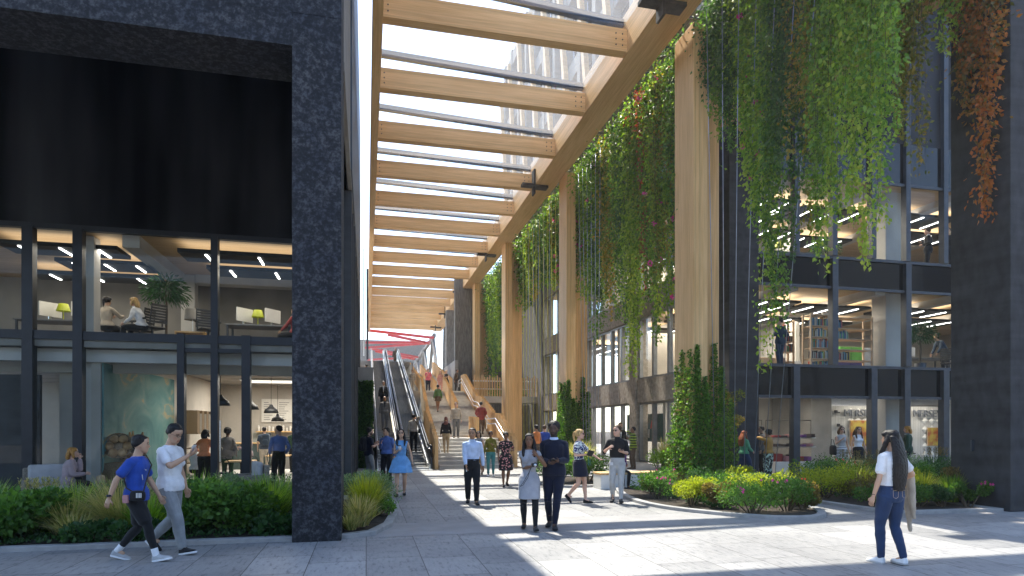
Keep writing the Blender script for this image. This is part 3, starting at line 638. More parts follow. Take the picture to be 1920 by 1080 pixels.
# balcony across
bl=thing('footbridge','concrete footbridge with timber baluster railing behind the columns','bridge')
MB().box(7.3,12.05,43.5,45.6,3.45,3.9).build('deck','concl',bl)
mb=MB()
for i in range(26): x=7.4+i*.182; mb.box(x,x+.06,43.5,43.6,3.9,5.25+.15*(i%3==0))
mb.build('balusters','rail',bl); MB().box(7.3,12.05,43.62,43.68,4.95,5.02).box(7.3,12.05,43.62,43.68,4.4,4.45).build('rail','chrome',bl)
w=thing('grey_wall','ribbed grey masonry wall closing the passage behind the columns','wall')
MB().box(7.4,14,53.5,53.9,0,15).build('wall','cladg',w)
mb=MB()
for i in range(30): mb.box(7.45+i*.215,7.53+i*.215,53.42,53.49,0,15)
mb.build('ribs','cladg',w)
MB().box(7.9,14,46.2,46.6,0,3.4).build('lower_wall','cladg',w)
t=thing('stone_pier','slender grey pier carrying the canopy behind the timber columns','pier'); MB().box(7.6,8.6,60.8,61.6,4,13.1).build('shaft','cladg',t)
# red steel zigzag
rd=thing('red_steel_truss','red steel zigzag bracing beyond the end of the canopy','truss')
zz=[((.3,78.5,13.5),(8.6,83,13.5)),((2.8,81,13.4),(8.6,88,13.4)),((.0,90,13.5),(8.6,87,13.4)),((.0,96,13.5),(8.6,87.5,13.4)),((.3,97,13.6),(8.4,106,13.4)),((1.5,99,13.4),(8.0,109,13.4)),((.3,114,13.6),(8.2,107,13.5)),((.3,118,13.6),(8.2,126,13.5)),((.3,135,13.6),(8.2,126.5,13.5)),((.3,137,13.6),(8.2,146,13.5))]
for a,b in zz: MB().bar(a,b,.42,.3).build('strut','red',rd)
gd=thing('grey_steel_frame','grey steel diagonal frame standing beyond the canopy end','frame')
for a,b in [((8.9,80,7.8),(8.9,86,14)),((8.9,92,7.8),(8.9,86,14)),((8.9,92,7.8),(8.9,99,14)),((8.9,106,7.8),(8.9,99,14)),((8.9,84,14),(8.9,118,13.6)),((9.2,76,7.8),(9.6,78,15)),((8.9,106,7.8),(8.9,113,13.8)),((8.9,121,7.8),(8.9,113,13.8)),((7,130,7.8),(9.5,132,14.5)),((5.5,130,7.8),(9,131,12))]:
    MB().bar(a,b,.4,.5).build('member','cladg',gd)
t=thing('far_building','low grey building far beyond the upper plaza','building'); MB().box(-6,14,150,160,7.8,21.5).build('wall','cladg',t); MB().box(-6.2,14.2,149.8,160,21.5,22).build('roof','conc',t)
t=thing('mast','thin steel masts standing at the head of the escalators','mast')
MB().box(-.25,-.15,55,55.1,7.8,17).build('pole','chrome',t); MB().box(.02,.2,58,58.2,7.8,16).build('pole','steel',t)
# buildings across the street behind the viewer, mirrored in the dark glass
bb=thing('street_building','pale office block across the street behind the viewer','building')
mb=MB(); mb.box(-40,4,-46,-34,0,16); mb.box(22,60,-50,-36,0,19); mb.box(64,82,-62,-40,0,34); mb.box(82.01,96,-62,-41,0,13); mb.box(96.01,112,-62,-40,0,38); mb.box(112.01,140,-62,-41,0,15); mb.build('wall','bluep',bb)
mb=MB()
for i in range(26):
    for j in range(4): x=-39+i*1.65; mb.box(x,x+1,-34.0,-33.95,1+j*3.8,3.4+j*3.8)
for i in range(20):
    for j in range(5): x=23+i*1.85; mb.box(x,x+1.1,-36.0,-35.95,1+j*4,3.4+j*4)
mb.build('windows','dglass',bb)
# ================= INTERIOR FITTINGS
PE=8; UP=.5
def lamp_in(parent,loc,e,col=(1,.9,.78),size=(1,1)):
    li=bpy.data.lights.new('lamp_light','AREA'); li.shape='RECTANGLE'; li.size,li.size_y=size; li.energy=e; li.color=col
    lo=bpy.data.objects.new('lamp_light',li); COL.objects.link(lo); lo.location=loc; lo.parent=parent; return lo
nl=0
for fl,z in ((0,6.66),(1,10.56)):
    for (x,y,w,l,n) in [(13.6,21.2,2.9,1.0,3),(16.9,21.6,3.2,1.0,3),(20.9,21.4,3.4,1.0,3),(13.0,24.2,2.4,1.0,2),(15.7,24.4,3.4,1.0,3),(19.2,25,3,1.0,3),(23.4,23.4,3.4,1.0,3)]:
        nl+=1; light_panel(x,y,z,w,l*1.5,n,'black ceiling panel, %s row, %s storey, %s'%('front' if y<22 else 'rear','upper' if fl else 'first',['at the corner','left of the middle mullion','right of the concrete column','deep behind the corner','above the bookcases','behind the column','at far right'][(nl-1)%7]))
for i,(z,y) in enumerate([(6.66,22),(6.66,28.6),(6.66,35.2),(10.56,22),(10.56,28.6),(10.56,35.2)]):
    light_panel(13.4,y,z,3.4,4.6,3,'long strip lights behind the passage windows, %s bay, %s storey'%(['nearest','middle','farthest'][i%3],'first' if i<3 else 'second'))
# ground floor ceiling lamps of the shops, and unseen ones added to brighten the cafe
def track(x,y,z,w,l,e,label,ry=0):
    t=thing('ceiling_lamp',label,'lamp',(x,y,z),0,'flush ceiling lamps of the ground floor')
    MB().box(0,w,0,l,-.04,0).build('housing','white',t); MB().box(.05,w-.05,.05,l-.05,-.05,-.041).build('diffuser','dim',t); lamp_in(t,(w/2,l/2,-.07),e,size=(w,l)); return t
track(14,20.6,3.0,3,.5,22,'ceiling lamp above the clothes shelves near the corner')
track(19,20.8,3.0,4.5,.6,26,'ceiling lamp above the white shop display wall')
track(13.2,22.5,3.0,1,5.2,60,'ceiling lamp in the shop beside the passage, nearest bay')
track(13.2,29,3.0,1,4.5,60,'ceiling lamp in the shop beside the passage, second bay')
track(13.2,36,3.0,1,5,60,'ceiling lamp in the shop beside the passage, third bay')
track(-4.5,21,3.6,3.4,1.2,60,'added unseen ceiling light over the cafe tables')
track(-4.8,26,3.6,3.6,1.6,110,'added unseen ceiling light in front of the cafe counter')
track(-9,17.6,3.58,2,.4,8,'ceiling lamp behind the dark blind')
# office furniture
def desk(label,loc,rz=0,w=1.8,lampc=True,cat='desk',grp='office desks seen through the glazing'):
    t=thing('desk',label,'desk',loc,rz,grp)
    MB().box(0,w,0,.8,.70,.74).build('top','desk',t,bevel=.006)
    for x in (.04,w-.09):
        for y in (.04,.71): MB().box(x,x+.05,y,y+.05,0,.7).build('leg','frameg',t)
    return t
def monitor(label,loc,rz=0):
    t=thing('monitor',label,'monitor',loc,rz,'desk monitors')
    MB().box(-.28,.28,-.015,.02,.12,.5).build('screen','white',t); MB().box(-.03,.03,.02,.05,.02,.3).box(-.11,.11,-.07,.1,0,.015).build('stand','chrome',t); return t
def desklamp(label,loc):
    t=thing('desk_lamp',label,'lamp',loc,0,'lime green desk lamps')
    MB().lathe([(.17,.26),(.11,.46),(.10,.46),(.16,.26)],16).build('lamp_shade','lime',t,True)
    MB().lathe([(.0,0),(.09,0),(.09,.015),(.014,.03),(.014,.3),(0,.3)],12).build('base','lime',t,True); return t
M['lime']=plain('lime_plastic',(.42,.48,.02),.5)
def officechair(label,loc,rz=0):
    t=thing('office_chair',label,'chair',loc,rz,'black mesh office chairs')
    MB().box(-.24,.24,-.23,.24,.44,.5).build('seat','blackp',t,bevel=.03)
    mb=MB(); 
    for i in range(7): a=i/6; mb.box(-.22+.02*abs(a-.5),.22-.02*abs(a-.5),.24+.06*a,.27+.06*a,.58+a*.42,.63+a*.42)
    mb.tube([(-.22,.25,.55),(-.2,.32,1.05),(.2,.32,1.05),(.22,.25,.55)],.018,6); mb.build('backrest','blackp',t)
    MB().tube([(0,0,.1),(0,0,.45)],.03,8).build('stem','frameg',t)
    mb=MB()
    for k_ in range(5): a=k_*1.2566; mb.tube([(0,0,.12),(.28*math.cos(a),.28*math.sin(a),.05)],.02,6)
    mb.build('base','blackp',t)
    for sx in (-.27,.27): MB().box(sx-.03,sx+.03,-.12,.14,.66,.7).box(sx-.012,sx+.012,-.02,.02,.46,.66).build('armrest','blackp',t)
    return t
def treeplant(label,loc,h=1.9,rad=.55,seed=1):
    t=thing('potted_tree',label,'plant',loc,0); r_=random.Random(seed)
    MB().lathe([(0,0),(.18,0),(.22,.38),(.19,.38),(.17,.33),(0,.33)],18).build('pot','frameg',t,True)
    MB().tube([(0,0,.3),(.02,0,h*.5),(0,.02,h*.75)],[.035,.03,.02],8).build('trunk','bark',t)
    n=900; P_=[];D_=[]
    for i in range(n):
        a=r_.random()*6.28; e=r_.uniform(-.5,1.4); q=Vector((math.cos(a)*math.cos(e),math.sin(a)*math.cos(e),math.sin(e)*.9))
        P_.append(Vector((0,0,h*.75))+q*rad*r_.uniform(.25,.95)); D_.append((q+Vector((0,0,-.7))).normalized())
    leafobj('foliage',np.array(P_),np.array(D_),np.full(n,.17),.16,'palmleaf',t); return t
# ================= HANGING VINES
G1='vines hanging from the canopy beam'
palette={'vine':'fresh green','vinelime':'lime green','vineamber':'amber tinged','vinered':'dark red','vineorange':'orange and red','vinedark':'dark green'}
seq=[(17.3,6.0,'vine',0,'over the front column'),(17.75,5.8,'vinedark',0,''),(18.2,6.3,'vine',7,''),(18.7,6.9,'vineamber',0,''),(19.15,5.6,'vinelime',9,''),(19.7,4.7,'vine',0,''),(20.3,6.4,'vinered',0,''),(20.9,6.2,'vinelime',0,''),(21.45,3.7,'vinelime',0,''),(22.1,5.9,'vinedark',0,''),(22.8,6.1,'vine',0,''),(23.6,6.2,'vineamber',0,''),(24.5,7.1,'vine',0,''),(25.4,5.4,'vine',6,''),(26.4,7.4,'vinelime',0,''),(27.4,8.1,'vine',8,''),(28.4,7.6,'vine',0,''),(29.6,9.0,'vinedark',0,''),(30.7,9.2,'vineamber',0,''),(31.8,9.6,'vine',0,''),(33.2,10.0,'vinedark',0,''),(34.8,9.9,'vinedark',0,''),(36.4,9.6,'vinelime',0,''),(38,9.2,'vine',0,''),(40,7.9,'vinelime',0,''),(42,7.0,'vine',0,''),(44.5,5.7,'vinelime',0,''),(47,5.0,'vinelime',0,''),(50,6.0,'vinedark',0,''),(53,6.2,'vinered',0,''),(55,6.4,'vinered',0,''),(58,7.2,'vinelime',0,''),(66,9.5,'vinelime',0,'')]
seq+=[(29.0,8.4,'vinelime',0,''),(30.2,8.7,'vine',6,''),(31.2,9.1,'vinelime',0,''),(32.5,9.5,'vine',0,''),(34.0,9.7,'vine',0,''),(35.6,9.4,'vineamber',0,''),(37.2,9.3,'vinedark',0,''),(39,8.2,'vine',0,''),(41,7.4,'vineamber',0,''),(43.2,6.8,'vinedark',0,''),(45.8,6.0,'vine',0,''),(48.5,5.6,'vine',0,''),(27.9,7.9,'vineamber',0,''),(25.0,6.4,'vinedark',0,'')]
cnt={}
ordw=['first','second','third','fourth','fifth','sixth','seventh','eighth','ninth','tenth','eleventh','twelfth','thirteenth','fourteenth','fifteenth','sixteenth','seventeenth','eighteenth','nineteenth','twentieth']; seq.sort(key=lambda q:q[0])
for i,(y,zb,m,fl,_) in enumerate(seq):
    cnt[m]=cnt.get(m,-1)+1
    lab='%s %svine, %s of that colour behind the front column'%(palette[m],'pink flowered ' if fl else '',ordw[cnt[m]])
    L_=13.65-zb; w=.5 if y<30 else .9
    vine(lab,(10.05,y*1.04,13.9),L_*1.03,m,.85,int((760 if y<30 else 470)*(1+.25*(i%3==0))),.135 if y<30 else .18,13 if y<30 else 9,i,fl=fl*2,group=G1,wy=w*1.15)
front=[(16.4,11.2,'vinedark',0),(15.95,9.9,'vine',0),(15.4,9.4,'vinedark',0),(14.95,8.3,'vinelime',10),(14.45,7.0,'vinelime',6),(14.0,3.1,'vinelime',0),(13.6,4.3,'vine',0),(13.1,5.8,'vinedark',0),(12.65,6.3,'vineamber',0),(12.2,5.6,'vine',0),(11.8,5.1,'vinelime',0),(11.35,5.9,'vinelime',0),(10.9,5.1,'vinelime',0),(10.5,5.0,'vinelime',0),(10.15,7.3,'vine',0)]
cnt={}
for i,(y,zb,m,fl) in enumerate(front):
    cnt[m]=cnt.get(m,-1)+1
    lab='%s %svine right of the front column, %s of its colour from there'%(palette[m],'pink flowered ' if fl else '',ordw[cnt[m]])
    vine(lab,(9.85,y,14.0),14.0-zb,m,.5,int((1000 if i<7 else 560)*(.75+.5*((i*7)%5)/4)) if i!=5 else 330,.118,9,100+i,fl=fl,group='vines hanging in front of the terrace',wy=.5)
for i,(x,y,zb,m,l,d_) in enumerate([(11.5,12.0,8.6,'vinelime','short yellow green vine hanging before the dark upper glazing',140),(11.9,11.9,8.3,'vineamber','thin brownish vine hanging before the dark upper glazing',200),(12.0,11.6,7.3,'vineamber','sparse amber vine with a long thin tail before the dark glazing',60),(12.2,11.0,9.75,'vinelime','short succulent green trailing plant near the black pier',200),(12.45,10.8,8.4,'vineorange','orange red vine beside the black pier, the broader one',260),(12.55,10.4,6.1,'vineorange','orange red vine with the longest tail beside the black pier',180)]):
    vine(l,(x,y,12.33),12.33-zb,m,.35,d_*3,.115,8,200+i,group='vines hanging near the black pier',wy=.35)
# extend the canopy towards the viewer so the vines have a beam to hang from
MB().box(8.3,9.15,9.2,11.88,13.66,14.99).build('beam_end','larch',cn,bevel=.015)
mb=MB()
for i in range(46): mb.box(9.16,10.5,9.4+i*1.5,9.43+i*1.5,13.88,13.92)
for x in (9.5,9.85,10.2,10.5): mb.box(x,x+.025,9.2,78.3,13.925,13.945)
mb.build('planting_trellis','steel',cn)
# cables
def cables(label,pts,mat):
    t=thing('cable_set',label,'cables')
    for a,b in pts: MB().tube([a,b],.011,6).build('cable',mat,t,True)
M['cable']=plain('cable_steel',(.30,.34,.42),.35,.4); M['cabley']=plain('yellow_cable',(.62,.58,.03),.5)
cables('seven slanted steel cables beside the front column',[((10.6+i*.17,17.6-i*.25,.1),(9.25+i*.02,15.8-i*.75,13.4)) for i in range(7)],'cable')
cables('fan of steel cables left of the front column',[((10.4,18.5+i*.3,.1),(10.3,19.4+i*.6,13.4)) for i in range(4)],'cable')
cables('yellow cables between the second and third columns',[((9.3,30+i*.75,.1),(9.3,30.3+i*.75,13.4)) for i in range(10)],'cabley')
cables('steel cables beside the second column',[((9.7,25.4+i*.35,.1),(9.5,24.6+i*.55,13.4)) for i in range(6)],'cable')
cables('steel cables among the yellow ones before the footbridge',[((9.4,30.4+i*1.1,.1),(9.4,30.6+i*1.1,13.4)) for i in range(6)],'cable')
# ivy climbing the columns
def ivy(label,x0,y0,seed,ls=.075,hm=1.0):
    t=thing('ivy',label,'ivy',(0,0,0),0,'ivy climbing the timber columns'); r_=np.random.default_rng(seed)
    def face(kind,p0,p1,hs,mat,n):
        P_=[];D_=[];RN=[]
        for k_,hh in enumerate(hs):
            u0=(k_+.5)/len(hs); m_=int(n*hh/len(hs)); z=r_.random(m_)**1.15*hh
            wdt=.5/len(hs)*(1-(z/hh)**2.2)+.05
            u=u0+.06*np.sin(z*1.3+k_)*0.6+r_.uniform(-1,1,m_)*wdt*1.25
            q=np.array(p0)[None,:]+(np.array(p1)-np.array(p0))[None,:]*u[:,None]
            nn=np.array([-1,0,0]) if kind=='x' else np.array([0,-1,0])
            P_.append(np.column_stack([q,z+.03])+nn*r_.uniform(.02,.10,m_)[:,None]); D_.append(r_.normal(size=(m_,3))*.5+nn*.5+np.array([0,0,-.55])); RN.append(r_.random(m_))
        leafobj('foliage',np.concatenate(P_),np.concatenate(D_),r_.uniform(.7,1.2,sum(map(len,P_)))*ls,.95,mat,t,rnd=np.concatenate(RN))
    face('x',(x0,y0+1.2),(x0,y0-.05),[2.4*hm,3.6*hm,4.0*hm,3.5*hm,4.0*hm],'vine' if seed==1 else 'ivy',1000)
    face('y',(x0-.03,y0),(x0+.48,y0),[4.1*hm,3.2*hm],'ivy',1300)
    face('y',(x0+.44,y0+.72),(x0+1.4,y0+.72),[4.9*hm,3.0*hm,4.3*hm,3.6*hm],'ivy',1300)
    if seed==1: face('y',(x0+1.3,y0+.9),(x0+2.0,y0+1.0),[3.6,2.6],'vine',700); face('x',(x0-.12,y0+1.5),(x0-.12,y0-.3),[1.6,2.1,1.5],'ivy',400)
    mb=MB()
    for k_ in range(7):
        x=x0-.02 if k_<3 else x0+.15*(k_-3)+.05; y=y0+.3*k_+.1 if k_<3 else (y0-.02 if k_<5 else y0+.73)
        mb.tube([(x,y,.05),(x,y+(.03 if k_<3 else 0),1.4),(x,y,3*hm)],[.014,.01,.006],5)
    mb.build('stems','bark',t)
ivy('dense ivy climbing the foot of the front column',9.35,16.7,1)
ivy('ivy climbing the second column',9.1,27.9,2,.1,.95)
shrub('loose climbing shrub between the cables and the corner pier',(11.6,18.3,.1),.5,.4,3.6,'vineamber',1300,.07,cat='shrub')
# planted wall by the escalator
t=thing('planted_wall','panel of dense dark leaves beside the left escalator','green wall')
MB().box(-.36,.28,27.2,27.4,0,3.65).build('panel','soil',t)
r_=np.random.default_rng(5); n=4200; P_=np.column_stack([r_.uniform(-.36,.28,n),np.full(n,27.2)-r_.random(n)*.12,r_.uniform(0,3.7,n)])
leafobj('foliage',P_,r_.normal(size=(n,3))*.5+np.array([0,-.6,-.5]),r_.uniform(.07,.14,n),.7,'vinedark',t)
# ================= PLANTING
gl='plants in the long left planter'; gr='shrubs in the curved planter'; g2='plants in the long right planter'
# left bed, front row
shrub('broad low shrub with lobed leaves at the far left of the planter',(-5.5,10.85,.08),.85,.6,.62,'shrub',5200,.09,.8,group=gl)
shrub('broad leafy shrub with big lobed leaves left of the stone pier',(-2.15,10.95,.08),.95,.65,.72,'shrub',7500,.09,.8,group=gl)
shrub('low round leaved ground plant in front of the straw grass',(-3.6,10.4,.08),.75,.25,.22,'shrubd',1500,.075,.9,group=gl)
shrub('low round leaved plant at the kerb beside the lobed shrub',(-1.3,10.4,.08),.4,.22,.25,'shrubd',900,.10,.9,group=gl)
tuft('straw coloured feathery grass clump behind the walking pair',(-3.9,11.5,.08),.95,.75,'straw',900,.012,group=gl)
tuft('straw grass clump left of the boy in blue',(-4.55,11.1,.08),.6,.5,'straw',600,.012,group=gl)
tuft('variegated arching grass clump at the kerb under the boy',(-4.25,10.6,.08),.45,.35,'straw',220,.03,group=gl)
tuft('green arching grass behind the man in white',(-2.9,11.9,.08),.8,.8,'grassl',650,.022,group=gl)
tuft('tall green grass clump at far left',(-6.4,12.3,.08),.9,.7,'grassl',650,.022,group=gl)
tuft('green grass clump behind the lobed shrub',(-1.7,12.2,.08),.8,.72,'grassl',600,.022,group=gl)
tuft('green grass clump between the walking pair',(-3.35,10.9,.08),.5,.55,'grassl',360,.02,group=gl)
tuft('green grass clump in the middle of the left bed',(-4.9,12.4,.08),.8,.65,'grassl',520,.02,group=gl)
tuft('lime grass clump beside the stone pier base',(-.95,11.6,.08),.45,.6,'goldl',350,.015,group=gl)
tuft('short spiky plant at the frame edge',(-6.6,10.5,.08),.5,.4,'goldl',220,.03,group=gl)
tuft('pale feather grass below the seated woman',(-5.9,13.5,.08),.75,.55,'straw',600,.012,plume='straw',group=gl)
for i,(x,y,rx,h,m,l) in enumerate([(-5.0,13.6,.7,.6,'sage','grey green mound near the seated woman'),(-3.9,13.9,.75,.62,'sage','grey green mound behind the boy in blue'),(-2.7,14.1,.8,.66,'sage','grey green mound below the cafe door'),(-1.7,14.2,.7,.6,'sage','grey green mound under the armchair by the door'),(-.95,13.4,.45,.5,'shrub','small green mound close to the pier'),(-7.2,13.4,.8,.55,'sage','grey green mound at the far left edge'),(-3.2,13.0,.7,.5,'shrub','leafy green mound in the middle of the bed'),(-4.3,12.9,.6,.5,'shrubd','dark green mound behind the straw grass'),(-5.9,12.7,.7,.5,'shrubd','dark green mound behind the tall grass'),(-2.2,13.2,.6,.48,'shrubd','dark mound between grass and grey shrubs')]):
    shrub(l,(x,y,.08),rx,.5,h,m,2600,.06,.4 if m=='sage' else .6,group=gl)
tuft('grass clump with pale blades right of the stone pier',(-.12,10.8,.08),.45,.5,'straw',380,.02,group=gl)
tuft('lime green grass dome right of the stone pier',(0.0,11.9,.08),.5,.75,'goldl',650,.015,group=gl)
shrub('silvery leafy shrub at the end of the left planter',(.22,13.6,.08),.48,.7,.72,'sage',3000,.06,.4,group=gl)
shrub('grey green shrub behind the stone pier',(-.25,14.4,.08),.4,.5,.7,'sage',1600,.06,.4,group=gl)
shrub('small green shrub at the curved kerb corner',(.2,12.4,.08),.32,.4,.35,'shrub',1100,.055,.6,group=gl)
tuft('small reddish grass beside the pier foot',(-.25,10.45,.08),.28,.3,'straw',160,.02,group=gl)
# ground cover
def cover(name,x0,x1,y0,y1,n,mat):
    r_=np.random.default_rng(3); P_=np.column_stack([r_.uniform(x0,x1,n),r_.uniform(y0,y1,n),np.full(n,.09)]); o=leafobj(name,P_,r_.normal(size=(n,3))*.5+np.array([0,0,.6]),r_.uniform(.05,.1,n),.6,mat); o['kind']='stuff'; return o
cover('ground_cover',-8,-1.15,10.25,15.1,9000,'shrubd'); cover('ground_cover',11,22,12.0,17.9,6000,'shrubd'); cover('ground_cover',7.0,9.6,11.6,16,3000,'shrubd')
# curved planter
for (x,y,rx,ry,h,m,fl,l) in [(6.75,13.7,.62,.6,.68,'shrub',9,'pink flowered shrub at the left end of the curved planter'),(6.9,12.4,.5,.5,.55,'goldl',0,'golden green shrub right of the pink flowered one'),(7.3,11.8,.4,.4,.5,'brownl',0,'brownish shrub in the middle of the curved planter'),(7.45,11.0,.72,.5,.62,'shrub',11,'large pink flowered shrub at the front of the curved planter'),(8.35,11.15,.55,.45,.62,'shrub',0,'dense green shrub at the front corner of the curved planter'),(8.75,11.2,.35,.35,.52,'brownl',0,'brown shrub near the right tip of the curved planter'),(9.1,11.9,.38,.4,.5,'shrubd',-14,'red flowered shrub at the right tip of the curved planter'),(8.6,12.6,.7,.5,.78,'goldl',0,'bright yellow green shrub below the cables'),(7.9,13.2,.7,.5,.55,'shrub',0,'green mound before the ivy covered column'),(9.4,13.6,.6,.5,.6,'sage',0,'grey green mound beside the cables'),(7.6,15.2,.6,.6,.5,'brownl',0,'brown mound at the column foot'),(9.0,15.2,.6,.5,.5,'shrubd',0,'dark green mound at the column foot'),(10.2,15.6,.5,.5,.55,'goldl',0,'golden mound near the corner pier')]:
    shrub(l,(x,y,.08),rx,ry,h,m,3000,.05,.6,fl=abs(fl),flm='redf' if fl<0 else 'pinkf',group=gr)
# right planter
for (x,y,rx,ry,h,m,fl,l) in [(10.7,13.0,.7,.6,.8,'goldl',0,'golden green shrub at the left end of the right planter'),(11.35,12.1,.55,.5,.6,'brownl',0,'brown green shrub beside the golden one'),(11.3,13.9,.7,.6,.85,'shrub',0,'rounded green shrub in the left part of the right planter'),(12.3,14.2,.7,.6,.95,'shrubd',-16,'green shrub dotted with red flowers in the right planter'),(10.65,11.2,.35,.4,.4,'shrub',0,'low leafy plant at the kerb left of the woman in jeans'),(11.5,11.1,.5,.4,.4,'shrub',0,'low leafy plant behind the woman in jeans'),(13.2,13.3,.7,.5,.7,'shrubd',0,'dark green mound behind the woman in jeans'),(12.0,10.95,.35,.35,.45,'shrubd',0,'low purple dotted plant near the black pier'),(12.2,12.2,.55,.5,.85,'goldl',0,'bright golden shrub right of the woman in jeans'),(12.7,12.6,.6,.5,.8,'shrub',0,'leafy green shrub between the golden one and the pier'),(14.6,14.6,.9,.6,.9,'sage',0,'grey green mound near the shop window'),(16.2,14.6,.9,.6,.9,'shrubd',0,'dark mound near the shop window'),(12.55,10.85,.3,.35,.5,'shrub',6,'small shrub with few flowers against the black pier')]:
    shrub(l,(x,y,.08),rx,ry,h,m,2700,.052,.6,fl=abs(fl),flm='redf' if fl<0 else 'pinkf',group=g2)
for (x,y,r__,h,m,pl,l) in [(12.0,11.5,.5,.6,'goldl',None,'lime grass clump in front of the black pier'),(12.6,11.3,.4,.6,'grassl','brownl','grass with pinkish plumes against the black pier'),(14.5,16.2,.9,.75,'straw','brownl','feathery brown grass in front of the two women'),(15.9,16.4,.9,.75,'shrubd','brownl','dark feathery grass below the shop window'),(17.4,16.2,.9,.8,'shrubd','brownl','dark feathery grass right of the woman in jeans'),(18.9,16.0,.9,.8,'straw','brownl','brown feathery grass near the pier'),(12.6,15.6,.6,.5,'shrub',None,'green grass clump at the terrace edge'),(13.9,14.8,.7,.6,'grassl','brownl','grass with reddish plumes in the right planter'),(11.9,13.3,.6,.7,'goldl',None,'yellow grass clump behind the red flowers')]:
    tuft(l,(x,y,.08),r__,h,m,520,.015,group=g2,plume=pl)
# round planter and distant shrubs
shrub('leafy shrub with pink flowers behind the walking couple',(5.7,18.2,.08),.7,.7,.8,'shrub',2600,.07,.6,fl=7)
shrub('leafy shrub beside the white bench',(6.9,18.9,.08),.8,.8,.75,'shrub',2600,.07,.6)
tuft('dry grass clump behind the white bench',(8.6,24.5,.15),.9,1.0,'straw',500,.02)
shrub('pale green shrub by the shop entrance',(10.6,21.4,.15),.65,.6,.85,'grassl',2000,.07,.35)
tuft('dry grass beside the shop entrance',(11.3,22.2,.15),.6,1.1,'straw',400,.02)
shrub('green planting on the footbridge',(10,44.6,3.9),1.6,.5,.6,'shrub',1400,.1,.6)
# office fit out left
z1=3.86
desk('dark desk behind the far left mullion of the office',(-9.0,18.9,z1),0,1.7)
desk('long desk by the window close to the stone pier',(-3.8,18.6,z1),0,1.75)
for l,p in (('monitor on the far left office desk',(-8.3,19.3,z1+.74)),('second monitor on the far left office desk, nearer the column',(-7.5,19.2,z1+.74)),('white monitor on the desk near the stone pier',(-3.35,19.0,z1+.74)),('dark monitor at the right end of the desk near the stone pier',(-2.6,19.0,z1+.74))): monitor(l,p,.9)
desklamp('lime green lamp on the far left office desk',(-7.95,19.2,z1+.74)); desklamp('lime green lamp on the desk near the stone pier',(-3.0,19.0,z1+.74))
officechair('mesh chair tilted at the far left desk',(-9.4,18.3,z1),1); officechair('mesh chair behind the woman with a dark ponytail',(-5.95,18.7,z1),-1.9); officechair('mesh chair beside the potted tree',(-5.45,18.1,z1),-2.3); officechair('mesh chair at the desk near the stone pier',(-4.1,18.1,z1),.5)
treeplant('leafy potted tree inside the left office',(-5.35,18.9,z1),2.05,.60,3)
t=thing('side_table','small wooden side table with books beside the potted tree','table',(-5.0,18.4,z1)); MB().box(0,.75,0,.4,.42,.46).box(0,.04,0,.4,0,.42).box(.71,.75,0,.4,0,.42).build('frame','rail',t)
t=thing('table_lamp','grey drum table lamp near the office column','lamp',(-4.85,19.6,z1)); MB().lathe([(.22,.95),(.2,1.25),(.19,1.25),(.21,.95)],16).build('lamp_shade','conc',t,True); MB().tube([(0,0,0),(0,0,1)],.015,6).build('stem','chrome',t)
# right offices
desk('long grey desk behind the potted tree in the right office',(21.7,21.4,z1),0,2.2); officechair('chair at the desk by the right office tree',(23.2,20.9,z1),2)
monitor('monitor on the right office desk',(22.4,21.9,z1+.74),.4); desklamp('lime green lamp behind the right office tree',(21.85,21.9,z1+.0+.74))
treeplant('leafy potted tree by the window of the right first floor',(21.2,20.35,z1),1.95,.62,5)
treeplant('potted tree on the second floor of the right building',(18.9,22.8,7.8),1.95,.6,6)
desk('desk on the second floor of the right building',(15.0,21.2,7.8),0,2)
desklamp('lime green lamp on the second floor desk',(15.8,21.6,8.54))
M['pine']=plain('pale_pine',(.55,.40,.27),.6)
BK=[plain('book%d'%i,c_,.7) for i,c_ in enumerate([(.05,.12,.22),(.35,.33,.28),(.55,.52,.45),(.05,.30,.14),(.45,.08,.06),(.02,.02,.03),(.10,.25,.35),(.5,.35,.08),(.12,.08,.06)])]
def bookcase(label,x,y,w,h,d,full,seed):
    t=thing('bookcase',label,'bookcase',(x,y,z1),0,'pine bookcases in the right office'); r_=random.Random(seed)
    for i in (0,1):
        for j in (0,1): MB().box(i*(w-.06),i*(w-.06)+.06,j*(d-.06),j*(d-.06)+.06,0,h).build('upright','pine',t)
    for k_ in range(6): MB().box(.06,w-.06,.0,d,k_*(h-.1)/5+.02,k_*(h-.1)/5+.05).build('shelf','pine',t)
    if full:
        for k_ in range(5):
            z=k_*(h-.1)/5+.051; q=.08; lim=w*full[k_]
            mb=MB()
            while q<lim-.06:
                th=r_.uniform(.025,.05); mb.box(q,q+th-.004,.04,.04+r_.uniform(.16,.22),z,z+r_.uniform(.2,.34),r_.randrange(len(BK))); q+=th
            if mb.v: mb.build('books',BK,t,kind='stuff')
    return t
bookcase('full pine bookcase left of the window mullion, packed with books',16.2,20.3,1.12,2.15,.5,[1,1,1,1,1],1)
bookcase('half empty pine bookcase right of the window mullion',17.5,20.6,1.75,2.15,.5,[.0,.45,0,.4,.25],2)
bookcase('narrow pine bookcase behind the full one',15.9,21.6,.6,2.1,.4,[1,0,1,1,.5],3)
M['greenc']=plain('green_cabinet_paint',(.10,.35,.04),.5); M['purple']=plain('purple_cabinet_paint',(.06,.04,.16),.5); M['greyc']=plain('grey_cabinet_paint',(.36,.38,.42),.5)
